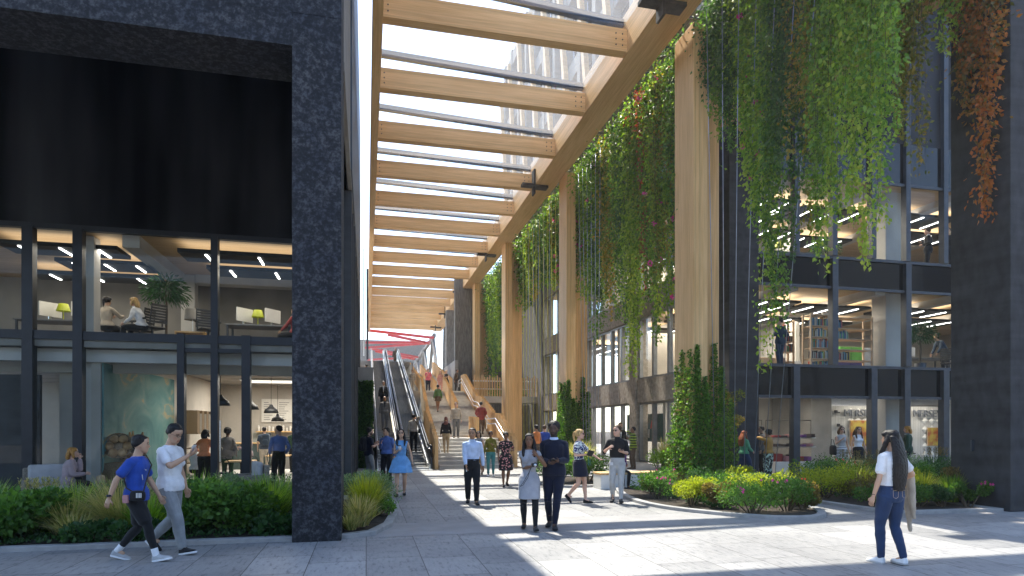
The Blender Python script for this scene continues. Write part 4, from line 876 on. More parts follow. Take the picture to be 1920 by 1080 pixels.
def cab(label,x,y,z,w,h,mat,grp='office storage cabinets'):
    t=thing('cabinet',label,'cabinet',(x,y,z),0,grp); MB().box(0,w,0,.5,0,h).build('body',mat,t,bevel=.01); MB().box(w/2-.004,w/2+.004,-.006,-.001,.02,h-.02).build('door_gap','blackp',t); MB().box(w/2-.1,w/2-.04,-.02,-.002,h*.7,h*.74).build('handle','chrome',t); return t
cab('green cabinet standing on the purple one behind the bookcase',19.3,22.4,z1+.62,1.1,.62,'greenc'); cab('purple cabinet below the green one',19.2,22.4,z1,1.2,.6,'purple')
for i,(x,z) in enumerate([(20.45,0),(21.25,0),(20.45,.62),(21.25,.62)]): cab('grey cabinet, %s of the block beside the concrete column'%['lower left','lower right','upper left','upper right'][i],x,22.4,z1+z,.78,.6,'greyc')
cab('pale wooden low cabinet behind the man in the blue suit',15.2,22.0,z1,1.2,.65,'pine'); cab('white low cabinet behind the man in the blue suit',16.5,22.9,z1,1.3,.65,'greyc')
t=thing('fan','small round white floor fan above the bookcase','fan',(17.3,20.9,z1+2.2)); MB().lathe([(0,0),(.16,0),(.17,.04),(.14,.1),(0,.12)],18).build('head','white',t,True); MB().tube([(0,0,-.1),(0,0,.0)],.02,6).build('stem','chrome',t)
t.rotation_euler=(.9,0,.3)
# shop behind the right glazing
def shopshelf(label,x,y,w,seed):
    t=thing('shop_shelf',label,'shelf',(x,y,0),0,'white clothing shelves in the shop'); r_=random.Random(seed)
    MB().box(0,w,0,.9,0,.42).build('plinth','white',t)
    for z in (.95,1.3): MB().box(0,w,.3,.8,z,z+.04).build('shelf','white',t)
    for z,h in ((.425,.3),(.99,.12),(1.34,.14)):
        mb=MB(); q=.05
        while q<w-.3:
            ww=r_.uniform(.2,.4); mb.prism(smoothpoly([(q,.1),(q+ww,.08),(q+ww,.55),(q,.5)],1),z+.002,z+h*r_.uniform(.5,1),r_.randrange(4)); q+=ww+.03
        mb.build('folded_clothes',['clred','clpink','cldark','clpurp'],t,kind='stuff')
    mb=MB(); mb.tube([(0,.6,1.3),(0,.6,2.0),(w,.6,2.0),(w,.6,1.3)],.015,6); mb.build('rail','blackp',t)
M['clred']=plain('clothes_red',(.30,.05,.05),.9);M['clpink']=plain('clothes_pink',(.42,.20,.2),.9);M['cldark']=plain('clothes_dark',(.05,.03,.03),.9);M['clpurp']=plain('clothes_purple',(.16,.06,.2),.9)
shopshelf('white shelf with folded red and brown clothes left of the mullion',13.35,20.6,1.4,1); shopshelf('white shelf with folded clothes right of the mullion',15.0,20.7,2.0,2)
M['riblight']=wood('ribbed_panel',(.48,.47,.45),(.6,.59,.57),2,.7)
t=thing('display_wall','white ribbed shop display wall with quilted panels','wall')
MB().box(18.5,25.6,21.95,22.1,0,2.6).build('backing','riblight',t)
for xx in (19.2,22.9):
    mb=MB()
    for i in range(3):
        for j in range(7):
            cx=xx+.2+i*.36;cz=.2+j*.36; mb.add([(cx-.17,21.93,cz),(cx,21.93,cz-.17),(cx+.17,21.93,cz),(cx,21.93,cz+.17),(cx,21.87,cz)],[(0,1,4),(1,2,4),(2,3,4),(3,0,4)])
    mb.build('quilted_panel','white',t)
M['signg']=plain('grey_letter',(.16,.17,.19),.5)
text('MERSEY',.42,(18.98,21.84,2.17),(R(90),0,0),'signg','lettering',t,.03); text('MERSEY',.42,(22.4,21.84,2.17),(R(90),0,0),'signg','lettering',t,.03)
def picture(label,x,z,w,h,y=21.84):
    p_=thing('picture',label,'picture',(x,y,z),0,'orange abstract pictures in the shop'); MB().box(0,w,-.02,.02,0,h).build('canvas','artor',p_); MB().box(-.02,w+.02,.0,.03,-.02,h+.02).build('frame','pine',p_)
M['artor']=noisemat('abstract_art',(.35,.08,.02),(.5,.38,.06),(3,3,3),.7,6,0,.4,.6)
picture('large yellow and orange picture behind the two women',19.3,.95,.9,1.05); picture('small orange picture right of the woman in jeans',23.15,.95,.75,.75)
for i,(x,z) in enumerate([(18.68,2.3),(18.8,1.75),(18.72,1.2),(21.2,1.0),(21.4,.5),(22.4,.6)]):
    q=thing('display_item','black shoe mounted %s on the display wall'%['at the top left','second from top','third from top','on a brass bracket','low on a bracket','low near the second sign'][i],'shoe',(x,21.86,z),0,'shoes mounted on the display wall')
    MB().prism(smoothpoly([(-.13,-.05),(.13,-.04),(.14,.04),(-.12,.05)],1),0,.05).build('sole','blackp',q); MB().prism(smoothpoly([(-.12,-.04),(.02,-.035),(.02,.035),(-.12,.04)],1),.051,.12).build('upper','bracket',q)
t=thing('brass_bracket','thin brass display bracket between the two signs','bracket'); mb=MB(); mb.tube([(21.4,21.85,1.0),(21.4,21.85,1.6),(21.1,21.85,1.6)],.012,6).tube([(21.7,21.85,.2),(21.7,21.85,2.0)],.012,6); mb.build('rod','pine',t)
# passage shop
t=thing('shop_sign','teal shop board with white STATION lettering and red fins','sign')
M['tealb']=plain('teal_board',(.05,.14,.15),.6)
MB().box(13.0,13.06,25.6,29.9,1.05,2.35).build('board','tealb',t)
text('STATION',.60,(12.96,29.7,1.22),(R(90),0,R(-90)),'white','lettering',t,.02)
for k_,m_ in ((0,'red'),(1,'white'),(2,'red')):
    y=29.3-k_*1.15; mb=MB(); mb.prism([(0,0)]*0+[(0,0),(.35,.1),(.55,.75),(.42,.8),(.1,.3)],0,.03); o=mb.build('fin',m_,t); o.rotation_euler=(R(90),0,R(-90)); o.location=(12.93,y,1.66)
def rack(label,x,y,w):
    t=thing('shop_rack',label,'rack',(x,y,.02),R(90),'white shelving units in the passage shop')
    for z in (.1,.5,.9,1.3): MB().box(0,w,0,.4,z,z+.03).build('shelf','white',t)
    mb=MB()
    for q in (0,w-.03):
        for r__ in (0,.37): mb.box(q,q+.03,r__,r__+.03,0,1.35)
    mb.build('frame','chrome',t); mb=MB(); rr=random.Random(int(y))
    for z in (.13,.53,.93):
        for k_ in range(int(w/.3)): mb.prism(smoothpoly([(k_*.3+.03,.05),(k_*.3+.25,.07),(k_*.3+.25,.3),(k_*.3+.03,.32)],1),z+.002,z+.08+.1*rr.random(),rr.randrange(2))
    mb.build('goods',['clred','greyc'],t,kind='stuff')
rack('white rack of goods nearest the front column in the passage shop',14.0,22.6,1.6); rack('white rack of goods under the sign board',14.2,25.0,1.6)
# bench
t=thing('bench','white block bench with a timber seat behind the man in black','bench',(6.35,16.4,0)); MB().box(0,1.9,0,.6,0,.4).build('base','white',t,bevel=.01); MB().box(-.01,1.91,-.01,.61,.402,.46).build('seat','rail',t,bevel=.01)
# cafe furniture
M['woven']=noisemat('woven_rattan',(.16,.14,.11),(.26,.23,.19),(30,30,30),.9); M['cush']=plain('grey_cushion',(.42,.42,.43),.9)
def armchair(label,loc,rz):
    t=thing('armchair',label,'armchair',loc,rz,'woven lounge armchairs on the cafe terrace')
    MB().box(-.42,.42,-.38,.4,.12,.36).build('base','woven',t,bevel=.03)
    MB().box(-.36,.36,-.34,.3,.361,.47).build('cushion','cush',t,bevel=.04); MB().box(-.42,.42,.3,.42,.3,.85).build('backrest','woven',t,bevel=.03); MB().box(-.34,.34,.16,.29,.47,.92).build('back_cushion','cush',t,bevel=.05)
    for s_ in (-.45,.37): MB().box(s_,s_+.08,-.36,.4,.36,.62).build('armrest','woven',t,bevel=.02)
    for a in (-.36,.36):
        for b in (-.32,.34): MB().tube([(a,b,0),(a,b,.12)],.02,6).build('leg','blackp',t)
armchair('woven armchair with grey cushions left of the seated woman',(-6.75,14.3+1.3,0),.5); armchair('woven armchair with pale cushions beside the wide door post',(-2.75,15.9,0),-1.2)
def bistro(label,loc,rz):
    t=thing('bistro_chair',label,'chair',loc,rz,'black bentwood chairs in the cafe')
    MB().lathe([(0,.44),(.21,.44),(.22,.46),(.21,.48),(0,.48)],16).build('seat','blackp',t,True)
    MB().tube([(-.19,.12,.47),(-.2,.2,.75),(-.12,.24,.9),(.12,.24,.9),(.2,.2,.75),(.19,.12,.47)],.014,6).tube([(-.1,.16,.47),(-.1,.22,.7),(0,.23,.78),(.1,.22,.7),(.1,.16,.47)],.01,6).build('backrest','blackp',t,True)
    for a in (-.15,.15):
        for b in (-.13,.15): MB().tube([(a,b,.44),(a*1.35,b*1.35,0)],.013,6).build('leg','blackp',t,True)
def ctable(label,loc):
    t=thing('cafe_table',label,'table',loc,0,'small wooden tables in the cafe'); MB().box(-.4,.4,-.35,.35,.71,.75).build('top','rail',t,bevel=.006); MB().tube([(0,0,.02),(0,0,.71)],.035,8).build('stem','blackp',t); MB().lathe([(0,0),(.25,0),(.25,.02),(0,.03)],16).build('base','blackp',t)
for l,p,r__ in (('bentwood chair at the left cafe table, its back to the window',(-3.9,18.9,0),0),('bentwood chair nearest the door post in the cafe',(-3.3,19.4,0),.4),('bentwood chair behind the armchair',(-2.85,20.3,0),1.6),('bentwood chair at the far cafe table',(-3.0,22.6,0),-.5)): bistro(l,p,r__+3.14)
for l,p in (('small cafe table near the door',(-3.6,19.9,0)),('small cafe table right of the man in blue',(-1.6,21.6,0)),('cafe table in the middle of the room',(-3.0,23.4,0))): ctable(l,p)
t=thing('round_table','low round blue table at the edge of the terrace','table',(-1.35,17.2,0)); MB().lathe([(0,.42),(.4,.42),(.41,.44),(.4,.45),(0,.45)],24).build('top','steel',t,True); MB().tube([(0,0,0),(0,0,.42)],.03,8).build('stem','blackp',t)
# bread display
M['bread']=noisemat('bread_crust',(.28,.14,.05),(.5,.30,.13),(6,6,6),.8); M['wick']=noisemat('wicker',(.14,.09,.05),(.26,.18,.10),(40,40,40),.9)
t=thing('bread_basket','upright wicker basket stuffed with baguettes in the cafe window','basket',(-5.95,18.3,0)); MB().lathe([(0,.35),(.26,.35),(.34,.95),(.32,.95),(.24,.4),(0,.4)],18).build('basket','wick',t,True)
rr=random.Random(4); mb=MB()
for i in range(9): a=i*.7; mb.tube([(.12*math.cos(a),.12*math.sin(a),.6),(.3*math.cos(a),.25*math.sin(a),1.2+.2*rr.random()),(.34*math.cos(a),.27*math.sin(a),1.45+.2*rr.random())],[.05,.06,.02],8)
mb.build('baguettes','bread',t,True,kind='stuff')
t=thing('bread_basket','round shallow wicker basket tilted towards the window','basket',(-5.95,17.3,1.25)); o=MB().lathe([(0,0),(.28,.0),(.33,.12),(.31,.12),(.27,.03),(0,.03)],24).build('basket','wick',t,True); t.rotation_euler=(1.25,0,.1)
mb=MB()
for i in range(6): a=i*1.05; mb.lathe([(0,.03),(.1,.05),(.11,.09),(.06,.13),(0,.14)],10,(.2*math.cos(a),.2*math.sin(a),0))
mb.build('rolls','bread',t,True,kind='stuff')
t=thing('woven_drum','large woven rattan drum below the bread','basket',(-5.95,17.4,.35)); MB().lathe([(0,0),(.4,.02),(.46,.25),(.4,.5),(0,.52)],24).build('body','wick',t,True); MB().tube([(-.4,-.3,-.33),(.5,-.3,-.33)],.02,6).tube([(-.4,-.3,-.1),(.5,-.3,-.1)],.02,6).build('stand','white',t)
t=thing('wine_rack','dark wooden rack of baskets and bottles against the mural','rack',(-5.9,22.9,0)); 
for z in (.5,1.0,1.5): MB().box(0,.4,0,2.2,z,z+.04).build('shelf','wick',t)
mb=MB()
for i in range(7): mb.box(0,.38,i*.31,i*.31+.28,1.54,2.3-.1*(i%2),i%2)
mb.build('crates',['wick','woven'],t,kind='stuff')
t=thing('waste_bin','pale stone pot with a white liner behind the stone pier','bin',(-.75,14.9,0)); MB().lathe([(0,0),(.2,0),(.26,.6),(.24,.6),(.18,.05),(0,.05)],20).build('body','beige',t,True); MB().lathe([(.235,.56),(.27,.62),(.2,.7),(0,.66)],14).build('liner','white',t,True)

# ================= PEOPLE
V=Vector
def skinmat(n,c_):
    m,t,b=newmat(n); a=nd(t,'Attribute'); a.attribute_name='tone'
    mx=nd(t,'Mix',data_type='RGBA',blend_type='MULTIPLY'); mx.inputs[0].default_value=1; mx.inputs[6].default_value=(*c_,1)
    t.links.new(a.outputs['Color'],mx.inputs[7]); t.links.new(mx.outputs[2],b.inputs['Base Color']); b.inputs['Roughness'].default_value=.5
    b.inputs['Subsurface Weight'].default_value=.08; b.inputs['Subsurface Radius'].default_value=(.02,.008,.005); b.inputs['Subsurface Scale'].default_value=.3; M[n]=m
for n,c_ in (('skinfair',(.62,.37,.27)),('skinlight',(.55,.33,.22)),('skinasian',(.50,.30,.19)),('skintan',(.34,.18,.10)),('skinbrown',(.20,.095,.05)),('skindark',(.09,.042,.024))): skinmat(n,c_)
def cloth(n,c_,kind=None,c2=(1,1,1),sc=30,rough=.85):
    m,t,b=newmat(n); v=coords(t,(1,1,1)); b.inputs['Roughness'].default_value=rough; b.inputs['Sheen Weight'].default_value=.15; b.inputs['Specular IOR Level'].default_value=.25
    x=nd(t,'TexNoise'); x.inputs['Scale'].default_value=7; x.inputs['Detail'].default_value=5; t.links.new(v,x.inputs[0])
    base=ramp(t,x.outputs[0],[(.3,tuple(q*.8 for q in c_)),(.7,tuple(min(1,q*1.15) for q in c_))])
    out=base.outputs[0]
    if kind=='spots':
        w=nd(t,'TexVoronoi'); w.inputs['Scale'].default_value=sc; t.links.new(v,w.inputs[0]); r=ramp(t,w.outputs['Distance'],[(.30,(1,1,1)),(.36,(0,0,0))]); r.color_ramp.interpolation='CONSTANT'
    elif kind=='blotch':
        w=nd(t,'TexNoise'); w.inputs['Scale'].default_value=sc; w.inputs['Detail'].default_value=2; t.links.new(v,w.inputs[0]); r=ramp(t,w.outputs[0],[(.5,(0,0,0)),(.53,(1,1,1))])
    elif kind in('plaid','stripe'):
        s_=[]
        for ax in ((0,2) if kind=='plaid' else (2,)):
            w=nd(t,'TexWave'); w.bands_direction='XYZ'[ax]; w.inputs['Scale'].default_value=sc; t.links.new(v,w.inputs[0]); s_.append(w.outputs['Fac'])
        if len(s_)==2:
            mm=nd(t,'Math',operation='MAXIMUM'); t.links.new(s_[0],mm.inputs[0]); t.links.new(s_[1],mm.inputs[1]); o_=mm.outputs[0]
        else: o_=s_[0]
        r=ramp(t,o_,[(.55,(0,0,0)),(.7,(1,1,1))])
    if kind:
        mx=nd(t,'Mix',data_type='RGBA'); t.links.new(r.outputs[0],mx.inputs[0]); t.links.new(out,mx.inputs[6]); mx.inputs[7].default_value=(*c2,1); out=mx.outputs[2]
    t.links.new(out,b.inputs['Base Color']); M[n]=m
def hairmat(n,c_):
    m,t,b=newmat(n); x=nd(t,'TexNoise'); x.inputs['Scale'].default_value=1; x.inputs['Detail'].default_value=6; t.links.new(coords(t,(90,90,7)),x.inputs[0])
    r=ramp(t,x.outputs[0],[(.35,tuple(q*.5 for q in c_)),(.65,tuple(min(1,q*1.7) for q in c_))]); t.links.new(r.outputs[0],b.inputs['Base Color']); b.inputs['Roughness'].default_value=.5; b.inputs['Specular IOR Level'].default_value=.25; bump(t,x.outputs[0],b,.6,.01); M[n]=m
hairmat('hblack',(.012,.010,.010)); hairmat('hbrown',(.06,.03,.015)); hairmat('hblond',(.42,.27,.11)); hairmat('hred',(.22,.06,.02)); hairmat('hgrey',(.1,.09,.085)); hairmat('hginger',(.35,.17,.04))
for n,*a in [('c_royal',(.022,.07,.36)),('c_white',(.78,.78,.80)),('c_black',(.012,.012,.014)),('c_grey',(.26,.27,.28)),('c_lgrey',(.42,.42,.42)),('c_navy',(.007,.010,.026)),('c_lblue',(.50,.60,.80)),('c_denim',(.02,.042,.105)),('c_sky',(.14,.33,.62)),('c_blue',(.10,.17,.42)),('c_beige',(.42,.36,.29)),('c_tan',(.34,.26,.16)),('c_red',(.26,.05,.05)),('c_pink',(.75,.16,.20)),('c_green',(.08,.16,.05)),('c_dgreen',(.025,.06,.035)),('c_teal',(.05,.20,.21)),('c_orange',(.62,.20,.06)),('c_mauve',(.36,.28,.30)),('c_rose',(.55,.26,.2)),('c_brown',(.09,.06,.04)),('c_must',(.36,.2,.05)),('c_mint',(.12,.40,.22)),('c_purple',(.08,.02,.16)),('c_suitg',(.15,.145,.14)),('c_suitb',(.03,.05,.085)),('c_hijab',(.24,.10,.08)),('c_blush',(.62,.42,.38)),
  ('c_floral',(.012,.012,.014),'spots',(.62,.26,.24),17),('c_bluefl',(.02,.03,.12),'blotch',(.75,.78,.75),22),('c_plaid',(.40,.36,.02),'plaid',(.02,.02,.012),9),('c_greenfl',(.015,.02,.015),'blotch',(.42,.55,.45),16),('c_camo',(.05,.08,.02),'stripe',(.28,.36,.04),3.2),('c_striped',(.7,.7,.7),'stripe',(.02,.02,.03),6),('c_heather',(.33,.33,.36))]: cloth(n,*a)
def ring(c_,ax,ay,rx,ry,n=16,pw=2.3):
    o=[]
    for k in range(n):
        a=2*math.pi*k/n; ca,sa=math.cos(a),math.sin(a)
        o.append(c_+ax*(rx*math.copysign(abs(ca)**(2/pw),ca))+ay*(ry*math.copysign(abs(sa)**(2/pw),sa)))
    return o
class Part:
    def __init__(s): s.v=[];s.f=[]
    def loft(s,rings):
        o=len(s.v); n=len(rings[0]); m=len(rings)
        for r_ in rings: s.v+= [tuple(p) for p in r_]
        s.f+=[(o+i*n+k,o+i*n+(k+1)%n,o+(i+1)*n+(k+1)%n,o+(i+1)*n+k) for i in range(m-1) for k in range(n)]
        s.f+=[tuple(o+k for k in range(n))[::-1],tuple(o+(m-1)*n+k for k in range(n))]
    def tube(s,pts,rad,n=12,flat=None):
        b=MB(); b.tube(pts,rad,n); o=len(s.v); s.v+=b.v; s.f+=[tuple(i+o for i in q) for q in b.f]
    def limb(s,pts,rad,n=12,sub=4):
        P_=[];Rr=[]
        for i in range(len(pts)-1):
            for k in range(sub): u=k/sub; P_.append(V(pts[i]).lerp(V(pts[i+1]),u)); w=u; Rr.append(rad[i]*(1-w)+rad[i+1]*w)
        P_.append(V(pts[-1]));Rr.append(rad[-1])
        d0=(P_[1]-P_[0]).normalized(); d1=(P_[-1]-P_[-2]).normalized()
        P_=[P_[0]-d0*Rr[0]*.6]+P_+[P_[-1]+d1*Rr[-1]*.5]; Rr=[Rr[0]*.55]+Rr+[Rr[-1]*.6]
        s.tube(P_,Rr,n)
    def ell(s,c_,r_,rot=None,n=12):
        c_=V(c_); rot=rot or Matrix.Identity(3); rings=[]
        for i in range(1,8):
            a=math.pi*i/8; rings.append([c_+rot@V((r_[0]*math.sin(a)*math.cos(2*math.pi*k/n),r_[1]*math.sin(a)*math.sin(2*math.pi*k/n),-r_[2]*math.cos(a))) for k in range(n)])
        s.loft(rings)
    def solid(s,name,mat,parent,voxel,smooth=2,disp=None,extra=None,attr=None):
        me=bpy.data.meshes.new('tmp'); me.from_pydata(s.v,[],s.f); ob=bpy.data.objects.new('tmp',me); COL.objects.link(ob)
        r_=ob.modifiers.new('r','REMESH'); r_.mode='VOXEL'; r_.voxel_size=voxel; r_.adaptivity=0
        k=ob.modifiers.new('s','SMOOTH'); k.factor=.5; k.iterations=smooth
        dg=bpy.context.evaluated_depsgraph_get(); m2=bpy.data.meshes.new_from_object(ob.evaluated_get(dg)); bpy.data.objects.remove(ob); bpy.data.meshes.remove(me); m2.name=name
        n=len(m2.vertices); co=np.empty(n*3); m2.vertices.foreach_get('co',co); co=co.reshape(-1,3)
        if disp is not None:
            no=np.empty(n*3); m2.vertices.foreach_get('normal',no); no=no.reshape(-1,3); co=co+no*disp(co)[:,None]; m2.vertices.foreach_set('co',co.reshape(-1))
        if extra:
            vv=[tuple(x) for x in co]+extra.v; ff=[tuple(p.vertices) for p in m2.polygons]+[tuple(i+n for i in q) for q in extra.f]; m2=bpy.data.meshes.new(name); m2.from_pydata(vv,[],ff); co=np.array(vv)
        m2.materials.clear(); m2.materials.append(M[mat]); m2.polygons.foreach_set('use_smooth',[True]*len(m2.polygons))
        if attr is not None:
            at=m2.attributes.new('tone','FLOAT_COLOR','POINT'); c4=np.ones((len(co),4)); c4[:,:3]=attr(co); at.data.foreach_set('color',c4.reshape(-1).astype(np.float32))
        m2.update(); o=bpy.data.objects.new(name,m2); COL.objects.link(o); o.parent=parent; return o
def ik(a,c_,l1,l2,hint):
    d=c_-a; L_=min(d.length,(l1+l2)*.999); d=d.normalized(); x=(l1*l1-l2*l2+L_*L_)/(2*L_); h_=math.sqrt(max(l1*l1-x*x,0)); hp=(hint-d*hint.dot(d)).normalized(); return a+d*x+hp*h_
def folds(amp,k=26,seed=0):
    a=np.random.default_rng(seed).uniform(-1,1,(5,3))
    def f(co):
        s_=np.zeros(len(co))
        for i,q in enumerate(a):
            w=np.sin(co@(q*np.array([1,1,1.6])*k)+2.2*np.sin(co@(q[[1,2,0]]*k*.45)+i)); s_+=np.abs(w)*(1-.12*i)
        return (s_/5-.5)*amp
    return f
def person(label,loc,face,h=1.72,fem=False,skin='skinlight',top=('c_white','short'),bot=('c_grey','long'),hair=('hblack','short'),shoe='c_black',feet=None,hands=None,head=(0,0),lean=(0,0),tier=2,glass=None,beard=False,sit=None,cap=None,socks=None,sole=None,palm=None,fat=1.0,hip=None,tights=None,beltc=None,twist=0,tucked=False,hl=None,cat='person',group=None):
    """feet: (x,y,lift) right then left, in body heights; hands: wrist targets right then left"""
    bot=('c_black',bot) if isinstance(bot[0],float) else bot
    vox={0:.008,1:.0105,2:.015,3:.02}[tier]; n_=label
    t=thing('person',label,cat,loc,R(face),group); H_=h; f=fem
    feet=feet or ((.055,0.02,0),(-.055,-.02,0)); hands=hands or ((.15,.03,.47),(-.15,.03,.47))
    pz=.534 if sit is None else sit
    hipx=.05 if not f else .053; py=0 if hip is None else hip
    ank=[V((x,y,.045+l)) for x,y,l in feet]
    if sit is None:
        for i,sx in ((0,1),(1,-1)):
            dx=ank[i].x-sx*hipx; dy=ank[i].y-py; pz=min(pz,ank[i].z+math.sqrt(max(.479**2-dx*dx-dy*dy,.05))+.009)
    def sp(z): # spine offset
        u=max(0,z-pz)/.32; return V((lean[0]*u,py+lean[1]*u*(.6+.4*u),0))
    zz=lambda z: pz-.525+z; tucked=tucked or bot[1]=='tucked' or isinstance(bot[1],tuple)
    Pv=lambda x,y,z:(V((x,y,zz(z)))+sp(zz(z)))
    A=V((math.cos(R(twist)),math.sin(R(twist)),0)); B=V((-A.y,A.x,0))
    hj=[V((s_*hipx,py,pz-.01)) for s_ in (1,-1)]
    kn=[ik(hj[i],ank[i],.243,.238,V((.12*(1-2*i),1,.2 if sit is None else .6))) for i in (0,1)]
    shw=(.096 if not f else .083)*(1+(fat-1)*.6)
    shp=[Pv(0,-.004,.801)+A*s_*shw for s_ in (1,-1)]
    wr=[]; el=[]
    for i in (0,1):
        w_=V(hands[i]); w_.z=zz(w_.z) if sit is None else w_.z; w_+=V((sp(w_.z).x*.8,sp(w_.z).y*.8,0)) if sit is None else V((0,0,0))
        d=w_-shp[i]
        if d.length>.305: w_=shp[i]+d.normalized()*.305
        wr.append(w_); el.append(ik(shp[i],w_,.162,.147,V((.55*(1-2*i),-.9,-.45))))
    m=lambda v:V(v)*H_
    body=Part()
    tw=(1.0 if not f else .86)*fat; wa=(.079 if not f else .064)*fat; hp_=(.088 if not f else .095)*fat
    def torso(P_,inf,z0,z1,full=True,wmul=1.0):
        prof=[(.475,.070,.052),(.50,hp_*.97,.063),(.53,hp_,.066),(.57,hp_*.95,.060),(.61,wa*wmul,.050*fat),(.65,wa*1.06*wmul,.053*fat),(.70,.088*tw,.060),(.745,.095*tw,.064),(.78,.094*tw,.058),(.803,.078*tw,.048),(.822,.052,.037),(.843,.037,.032)]
        rr=[]
        def at(z):
            for a,b in zip(prof,prof[1:]):
                if a[0]<=z<=b[0]: u=(z-a[0])/(b[0]-a[0]); return a[1]+(b[1]-a[1])*u,a[2]+(b[2]-a[2])*u
            return prof[0][1:] if z<prof[0][0] else prof[-1][1:]
        zs=[z0]+[p[0] for p in prof if z0<p[0]<z1]+[z1]
        for z in zs:
            rx,ry=at(z); gx=(.012 if (inf>0 and not tucked and z<.60) else 0); rx+=gx; ry+=gx; q=Pv(0,.0 if z<.6 else -.004,z); u=min(1,max(0,(z-.55)/.15)); ax=(V((1,0,0)).lerp(A,u)).normalized(); ay=V((-ax.y,ax.x,0)); rr.append(ring(m(q),ax,ay,(rx+inf)*H_,(ry+inf)*H_))
        P_.loft(rr)
        if z1>.8:
            for i in (0,1): P_.limb([m(Pv(0,-.004,.800)+A*(1-2*i)*.04),m(shp[i]+V((0,0,-.008)))],[(.036+inf*.8)*H_,(.027+inf*.8)*H_],12,2)
        if f and z0<.7<z1:
            for s_ in (1,-1): P_.ell(m(Pv(0,0,.728)+A*s_*.038+B*.044),[(.034+inf)*H_,(.030+inf)*H_,(.036+inf)*H_])
    torso(body,0,.475,.843)
    # legs
    th=(.051 if not f else .053)*fat
    for i in (0,1):
        k=kn[i]; a=ank[i]; cal=k.lerp(a,.3)+V((0,-.006,0))
        body.limb([m(hj[i]+V((0,0,-.01))),m(hj[i].lerp(k,.5)),m(k)],[th*H_,th*.82*H_,.031*H_]); body.limb([m(k),m(cal),m(k.lerp(a,.7)),m(a)],[.030*H_,.032*H_,.023*H_,.0185*H_])
        body.limb([m(a),m(a+V((0,.05,-.02)))],[.02*H_,.015*H_],10,2)
        s_=shp[i];e=el[i];w_=wr[i]; am=.86 if f else 1
        body.limb([m(s_),m(s_.lerp(e,.45)),m(e)],[.0275*am*H_,.0255*am*H_,.0205*am*H_]); body.limb([m(e),m(e.lerp(w_,.3)),m(w_)],[.0225*am*H_,.0225*am*H_,.0145*am*H_])
    # hands
    fingers=Part()
    for i in (0,1):
        fd=(wr[i]-el[i]).normalized(); pn=V(palm[i]) if palm and palm[i] else V((-(1-2*i),.25,0)); pn=(pn-fd*pn.dot(fd)).normalized(); sd_=fd.cross(pn)
        hs=H_*(.95 if not f else .88); w0=m(wr[i]); curl=1.0 if palm and palm[i] else .45
        body.loft([ring(w0+fd*(u*.052*hs),sd_,pn,(.015+.009*min(1,u*2))*hs,(.0125-.003*u)*hs,10,2.2) for u in (-.2,.25,.6,1.0)])
        k0=w0+fd*.050*hs
        for q,(o,l) in enumerate(((-.0165,.040),(-.0055,.045),(.0055,.042),(.0165,.033))):
            b0=k0+sd_*o*hs; d1=(fd+pn*curl*.5).normalized(); d2=(fd+pn*curl*1.5).normalized(); d3=(fd*.6+pn*curl*2.2).normalized()
            p1=b0+d1*l*.45*hs; p2=p1+d2*l*.32*hs; p3=p2+d3*l*.25*hs
            fingers.tube([b0-fd*.008*hs,b0,p1,p2,p3],[.0052*hs,.0054*hs,.005*hs,.0046*hs,.0034*hs],6)
        ts=sd_*(-1 if (i==0)==(fd.cross(pn).dot(sd_)>0) else 1)
        ts=V((0,1,0))-fd*fd.y; ts=(ts-pn*ts.dot(pn)); ts=ts.normalized() if ts.length>.2 else sd_
        b0=w0+fd*.016*hs+ts*.012*hs; p1=b0+(fd*.6+ts*.75+pn*.3).normalized()*.026*hs; p2=p1+(fd*.9+ts*.25+pn*.5).normalized()*.022*hs
        fingers.tube([b0,p1,p2],[.0075*hs,.0062*hs,.004*hs],6)
    # head
    hc=Pv(0,-.004,.862)+B*(.016*(1 if lean[1]>=0 else .6)); yaw,pit=head; Rm=Matrix.Rotation(R(twist+yaw),3,'Z')@Matrix.Rotation(R(pit),3,'X')
    hd=lambda x,y,z: m(hc+Rm@V((x,y,z-.862)))
    body.limb([m(Pv(0,-.01,.82)),hd(0,-.006,.895)],[.034*(.85 if f else 1)*H_,.030*(.85 if f else 1)*H_],12,3)
    fw=.94 if f else 1
    def hring(z,rx,y0,y1,pw=2.2): 
        return ring(hd(0,(y0+y1)/2,z),Rm@V((1,0,0)),Rm@V((0,1,0)),rx*fw*H_,(y1-y0)/2*H_,16,pw)
    body.loft([hring(.866,.012,.026,.044),hring(.872,.022,.012,.050),hring(.882,.030,-.012,.053),hring(.897,.0365,-.034,.054),hring(.915,.0405,-.046,.055),hring(.935,.043,-.052,.0545),hring(.952,.044,-.055,.056),hring(.970,.042,-.053,.054),hring(.986,.034,-.042,.043),hring(.995,.022,-.027,.028),hring(.999,.008,-.01,.012)])
    body.loft([ring(hd(0,y,z),Rm@V((1,0,0)),Rm@V((0,.3,1)).normalized(),a*H_,b*H_,8,2) for y,z,a,b in ((.050,.940,.004,.004),(.057,.928,.006,.006),(.066,.915,.0085,.006),(.056,.909,.008,.004))])
    body.limb([hd(-.012,.052,.894),hd(.012,.052,.894)],[.004*H_,.004*H_],8,1)
    for s_ in (1,-1): body.ell(hd(s_*.044*fw,-.002,.927),[.006*H_,.011*H_,.017*H_],Rm,8)
    Ri=Rm.inverted(); hcw=hc*H_; Rn=np.array(Ri)
